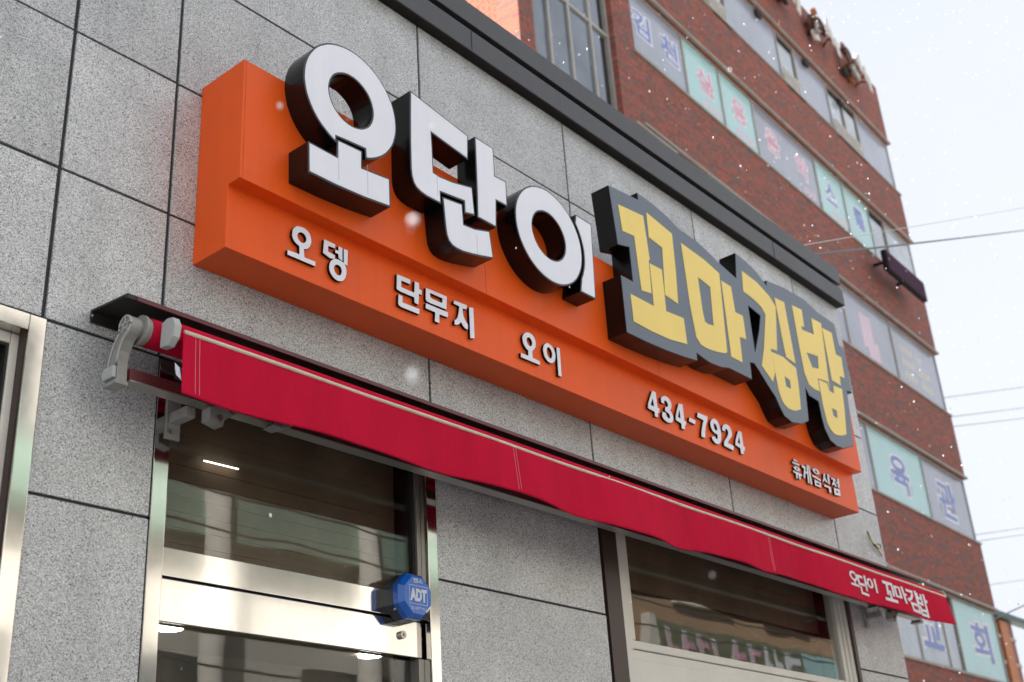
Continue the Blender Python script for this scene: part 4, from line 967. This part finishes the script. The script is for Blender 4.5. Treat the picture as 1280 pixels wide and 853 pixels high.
# ---- what is left of the roof lettering: rusted frames and broken plates on the parapet
def relic(cx, label, seed):
    rnd = random.Random(seed)
    p = BF @ Vector((cx, -0.1, 19.7))
    t = thing("broken_sign_letter", label, "sign letter", tuple(p), TH, "remains of lettering on the brick parapet", BF)
    for k in range(9):                                            # rusted channel scraps
        s = cx - 0.62 + rnd.random() * 0.85; z = 19.62 + rnd.random() * 0.70; w = 0.14 + rnd.random() * 0.28; h = 0.10 + rnd.random() * 0.34; a = rnd.uniform(-0.7, 0.7)
        P = [(s + math.cos(a) * u - math.sin(a) * q, z + math.sin(a) * u + math.cos(a) * q) for u, q in ((-w / 2, -h / 2), (w / 2, -h / 2 - 0.03), (w / 2, h / 2), (0, h / 2 + 0.05), (-w / 2, h / 2))]
        y = -0.05 - rnd.random() * 0.22
        prism("scrap", P, [], y - 0.05, y, ('rust', 'rust', 'rust_orange', 'rust', 'alu', 'rust', 'dark_open', 'old_white', 'rust')[k], t)
    for k in range(9):
        s = cx - 0.6 + rnd.random() * 1.1; z = 19.65 + rnd.random() * 0.6
        tube("strut", [(s, -0.001, z), (s + rnd.uniform(-.15, .15), -0.18, z + rnd.uniform(-.05, .15)), (s + rnd.uniform(-.25, .25), -0.32, z + rnd.uniform(-.1, .3))], 0.018, ('rust', 'rust_orange', 'dark_open')[k % 3], t, 6)
    for k in range(3):
        s = cx + 0.02 + 0.20 * k + rnd.random() * 0.08; z = 20.05 - 0.24 * k + rnd.random() * 0.1; a = rnd.uniform(-.15, .45)
        P = [(s + math.cos(a) * u - math.sin(a) * w, z + math.sin(a) * u + math.cos(a) * w) for u, w in ((-.11, -.21), (.06, -.27), (.12, .19), (.04, .27), (-.08, .18))]
        prism("plate", P, [], -0.33 - 0.012 * k, -0.31 - 0.012 * k, 'old_white', t)
    return t
relic(21.05, "rusted sign letter fragment with one pale plate at the top edge of the brick parapet", 3)
relic(23.15, "rusted sign letter fragment with two long white plates on the brick parapet", 11)
relic(25.05, "rusted sign letter fragment with orange rust nearest the parapet's right corner", 21)

# ---- dark moving-message sign by the corner
ls = thing("message_sign", "dark maroon moving-message sign box hung at the brick building's right corner", "sign", tuple(BF @ Vector((24.7, -0.3, 13.75))), TH, None, BF)
box("case", (23.42, 25.70, -0.48, -0.36, 13.55, 14.04), 'led_case', ls, bevel=0.02)
box("screen", (23.46, 25.66, -0.486, -0.4805, 13.58, 14.01), 'led', ls)
for s in (23.9, 25.2): box("bracket", (s, s + 0.06, -0.3595, -0.001, 13.97, 14.02), 'led_case', ls)
# ================================================================== far house at the lower right
fh = thing("far_house", "distant brick house with an orange stripe at the lower right corner", "house", (44.0, 14.0, 0))
box("wall", (40.0, 47.75, 12.0, 16.0, 0, 10.0), 'brick_far', fh)
box("corner_strip", (46.2, 47.0, 11.9, 11.995, 0, 9.95), 'orange_far', fh)
box("gutter", (44.0, 49.6, 11.75, 12.1, 10.02, 10.24), 'green_beam', fh)
boxes("floor_band", [(44.0, 47.76, 11.95, 11.998, z, z + 0.12) for z in (9.3, 8.35, 6.2)], 'lintel', fh)
for z in (1.2, 4.2):
    o = box("window", (41.4, 43.2, 11.94, 11.998, z, z + 1.3), 'pane_dark', fh)
    for b in ((41.3, 41.4, 11.90, 11.997, z - .1, z + 1.4), (43.2, 43.3, 11.90, 11.997, z - .1, z + 1.4)): box("frame", b, 'alu', o)

# ================================================================== houses across the street (seen mirrored in the steel and glass)
ob = thing("cream_building", "sunlit cream building with green balcony bands across the street, mirrored in the door", "building", (5.5, -12.5, 0))
box("wall", (-9.0, 18.6, -15.0, -9.8, 0, 9.2), 'cream_wall', ob)
box("coping", (-9.1, 18.65, -15.1, -9.6, 9.205, 9.4), 'parapet', ob)
for z in (6.05,):
    o = box("balcony_band", (-8.8, 18.4, -9.795, -9.45, z, z + 0.75), 'teal_column', ob)
    box("rail", (-8.8, 18.4, -9.5, -9.42, z + 0.755, z + 0.82), 'alu', o)
for x in (-7.5, -4.5, -1.5, 1.5, 4.5, 7.55, 9.25, 11.9, 14.8, 17.6):
    tube("column", [(x, -9.35, 0), (x, -9.35, 6.9)], 0.17, 'cream_wall', ob, 16)
for x in (-7, -4, -1, 2, 5, 8, 11, 14):
    for z in (6.9, 3.2):
        o = box("window", (x, x + 1.7, -9.797, -9.76, z, z + 1.4), 'shopglass', ob)
        box("sill", (x - .1, x + 1.8, -9.7955, -9.66, z - 0.11, z - 0.01), 'cream_wall', o)
for x in (-6, 0, 6, 12):
    o = box("shop_front", (x, x + 4.6, -9.796, -9.74, 0.1, 2.7), 'shopglass', ob)
    for k in range(4): box("mullion", (x + 1.5 * k, x + 1.5 * k + 0.08, -9.739, -9.70, 0.1, 2.7), 'alu', o)
box("canopy", (-8.9, 18.5, -9.79, -8.9, 2.95, 3.12), 'green_beam', ob)
tb = thing("tan_building", "tan shop house with a green signboard across the street, mirrored in the right-hand window", "building", (27.5, -12.5, 0))
box("wall", (18.9, 38.0, -15.0, -9.7, 0, 9.0), 'tan', tb)
for x in (20.5, 24.0, 28.0, 32.0):
    o = box("window", (x, x + 2.0, -9.697, -9.66, 6.9, 8.2), 'shopglass', tb)
    box("sill", (x - .1, x + 2.1, -9.6955, -9.56, 6.79, 6.89), 'cream_wall', o)
    o = box("shop_front", (x, x + 3.0, -9.696, -9.65, 0.1, 2.9), 'shopglass', tb)
sg = thing("opposite_signboard", "green shop signboard with pink strokes, seen mirrored at the foot of the right-hand window", "sign", (23.5, -9.6, 4.75))
box("board", (19.4, 27.2, -9.69, -9.52, 4.75, 6.28), 'green_sign', sg)
box("end_panel", (19.15, 19.395, -9.685, -9.50, 4.75, 6.38), 'cream_wall', sg)
box("picture_panel", (25.3, 26.9, -9.519, -9.51, 4.8, 6.22), M['film_teal'], sg)
rs = random.Random(5)
for k in range(9):
    x = 19.75 + k * 0.62
    m = 'ink_pink' if k < 6 else 'ink_white'
    st = [(x, x + 0.08, 5.35, 6.12), (x + 0.13, x + 0.40, 5.66 + 0.12 * (k % 3), 5.80 + 0.12 * (k % 3))]
    if k % 2: st.append((x + 0.30, x + 0.40, 5.35, 5.64))
    if k % 3 == 0: st.append((x + 0.13, x + 0.40, 5.35, 5.50))
    boxes("stroke", [(a, b, -9.5185, -9.505, c, d) for a, b, c, d in st], m, sg)
    boxes("stroke_outline", [(a - 0.05, b + 0.05, -9.5188, -9.512, c - 0.05, d + 0.05) for a, b, c, d in st[:1]], 'ink_white', sg)

# ================================================================== cables
def sag(a, b, s, n=24):
    a, b = Vector(a), Vector(b)
    return [a.lerp(b, i / n) - Vector((0, 0, s * 4 * (i / n) * (1 - i / n))) for i in range(n + 1)]
def ext(a, b, t0, t1):
    a, b = Vector(a), Vector(b)
    return a.lerp(b, t0), a.lerp(b, t1)
def cable(a, b, t0, t1, s, r, m, label, group=None):
    p, q = ext(a, b, t0, t1)
    tag(tube("overhead_cable", sag(p, q, s, 30), r, m, None, 6), label, "cable", group)
cable((8.06, 0.5, 6.07), (26.31, 3.0, 14.75), -0.06, 1.7, 0.02, 0.011, 'cable', "dark overhead cable leaving the shop's coping and crossing the brick building")
cable((8.01, 0.5, 6.14), (17.76, 1.0, 10.83), -0.08, 1.6, 0.0, 0.0035, 'cable_far', "thin pale overhead wire just above the thicker dark cable")
FAR = "cables in the sky right of the brick building"
cable((33.82, 8, 14.23), (42.4, 8, 16.97), -0.75, 2.5, 0, 0.020, 'cable_far', "highest of the three far cables beside the middle of the brick building", FAR)
cable((33.99, 8, 13.67), (41.73, 8, 16.0), -0.83, 2.5, 0, 0.020, 'cable_far', "middle one of the three far cables beside the brick building", FAR)
cable((34.08, 8, 13.39), (41.4, 8, 15.53), -0.88, 2.5, 0, 0.020, 'cable_far', "lowest of the three far cables beside the middle of the brick building", FAR)
cable((34.08, 8, 10.15), (38.33, 8, 11.11), -1.5, 4, 0, 0.014, 'cable_far', "upper of two close faint cables beside the word on the fourth window row", FAR)
cable((34.16, 8, 9.98), (38.17, 8, 10.87), -1.6, 4, 0, 0.014, 'cable_far', "lower of two close faint cables beside the word on the fourth window row", FAR)
cable((34.11, 8, 8.73), (37.07, 8, 9.30), -2.2, 5, 0, 0.012, 'cable_far', "faint cable just above the distant house's green gutter", FAR)
cable((34.61, 8, 7.97), (36.49, 8, 8.46), -3.8, 6, 0, 0.020, 'cable', "dark cable slanting up from the distant house's green gutter", FAR)
for k, (z, y) in enumerate(((6.3, -6.6), (6.0, -6.9), (5.5, -6.5), (4.6, -7.0))):
    cable((-20, y, z + 0.5), (40, y - 0.8, z), 0, 1, 0.9, 0.014, 'cable', ("top", "second", "third", "lowest")[k] + " of the street cables mirrored as dark lines in the door", "street cables overhead")

# ================================================================== falling snow
rs = random.Random(42)
ico = [(0, 0, 1), (0.89, 0, 0.45), (0.28, 0.85, 0.45), (-0.72, 0.53, 0.45), (-0.72, -0.53, 0.45), (0.28, -0.85, 0.45),
       (0.72, 0.53, -0.45), (-0.28, 0.85, -0.45), (-0.89, 0, -0.45), (-0.28, -0.85, -0.45), (0.72, -0.53, -0.45), (0, 0, -1)]
icof = [(0, 1, 2), (0, 2, 3), (0, 3, 4), (0, 4, 5), (0, 5, 1), (1, 6, 2), (2, 7, 3), (3, 8, 4), (4, 9, 5), (5, 10, 1),
        (6, 7, 2), (7, 8, 3), (8, 9, 4), (9, 10, 5), (10, 6, 1), (11, 7, 6), (11, 8, 7), (11, 9, 8), (11, 10, 9), (11, 6, 10)]
v, f = [], []
def flake(c, r):
    k = len(v)
    st = 1.0 + rs.random() * 1.4
    sx, sy = rs.uniform(0.7, 1.3), rs.uniform(0.7, 1.3)
    tl = rs.uniform(-0.6, 0.9)
    for a in ico:
        q = rs.uniform(0.7, 1.2)
        v.append((c[0] + (a[0] * sx + tl * a[2] * (st - 1) * 0.8) * r * q, c[1] + a[1] * sy * r * q, c[2] + a[2] * st * r * q))
    f.extend(tuple(i + k for i in t) for t in icof)
n = 0
while n < 4200:
    # air over the pavement and the street, out to the brick building
    x, y, z = rs.uniform(0.5, 18), rs.uniform(-6, 4.8), rs.uniform(0.5, 15)
    if y > -0.36 and x < 7.4 and z < 5.5: continue
    if (Vector((x, y, z)) - Vector((0, -2.9, 1.6))).length < 3.0: continue
    flake((x, y, z), rs.uniform(0.0014, 0.0036) * (1.0 + 0.07 * x)); n += 1
for p, r in (((0.530, -2.397, 2.035), 0.0028), ((0.593, -2.334, 2.080), 0.0012), ((0.530, -2.392, 1.918), 0.0030), ((0.787, -2.184, 2.347), 0.0014),
             ((0.716, -2.021, 2.421), 0.0024), ((0.833, -2.006, 2.470), 0.0012), ((1.171, -2.349, 2.541), 0.0016), ((1.013, -2.318, 1.873), 0.0014)):
    flake(p, r)
tag(raw("snowflakes", v, f, 'snow'), "small white snowflakes drifting through the air", "snow", kind='stuff')
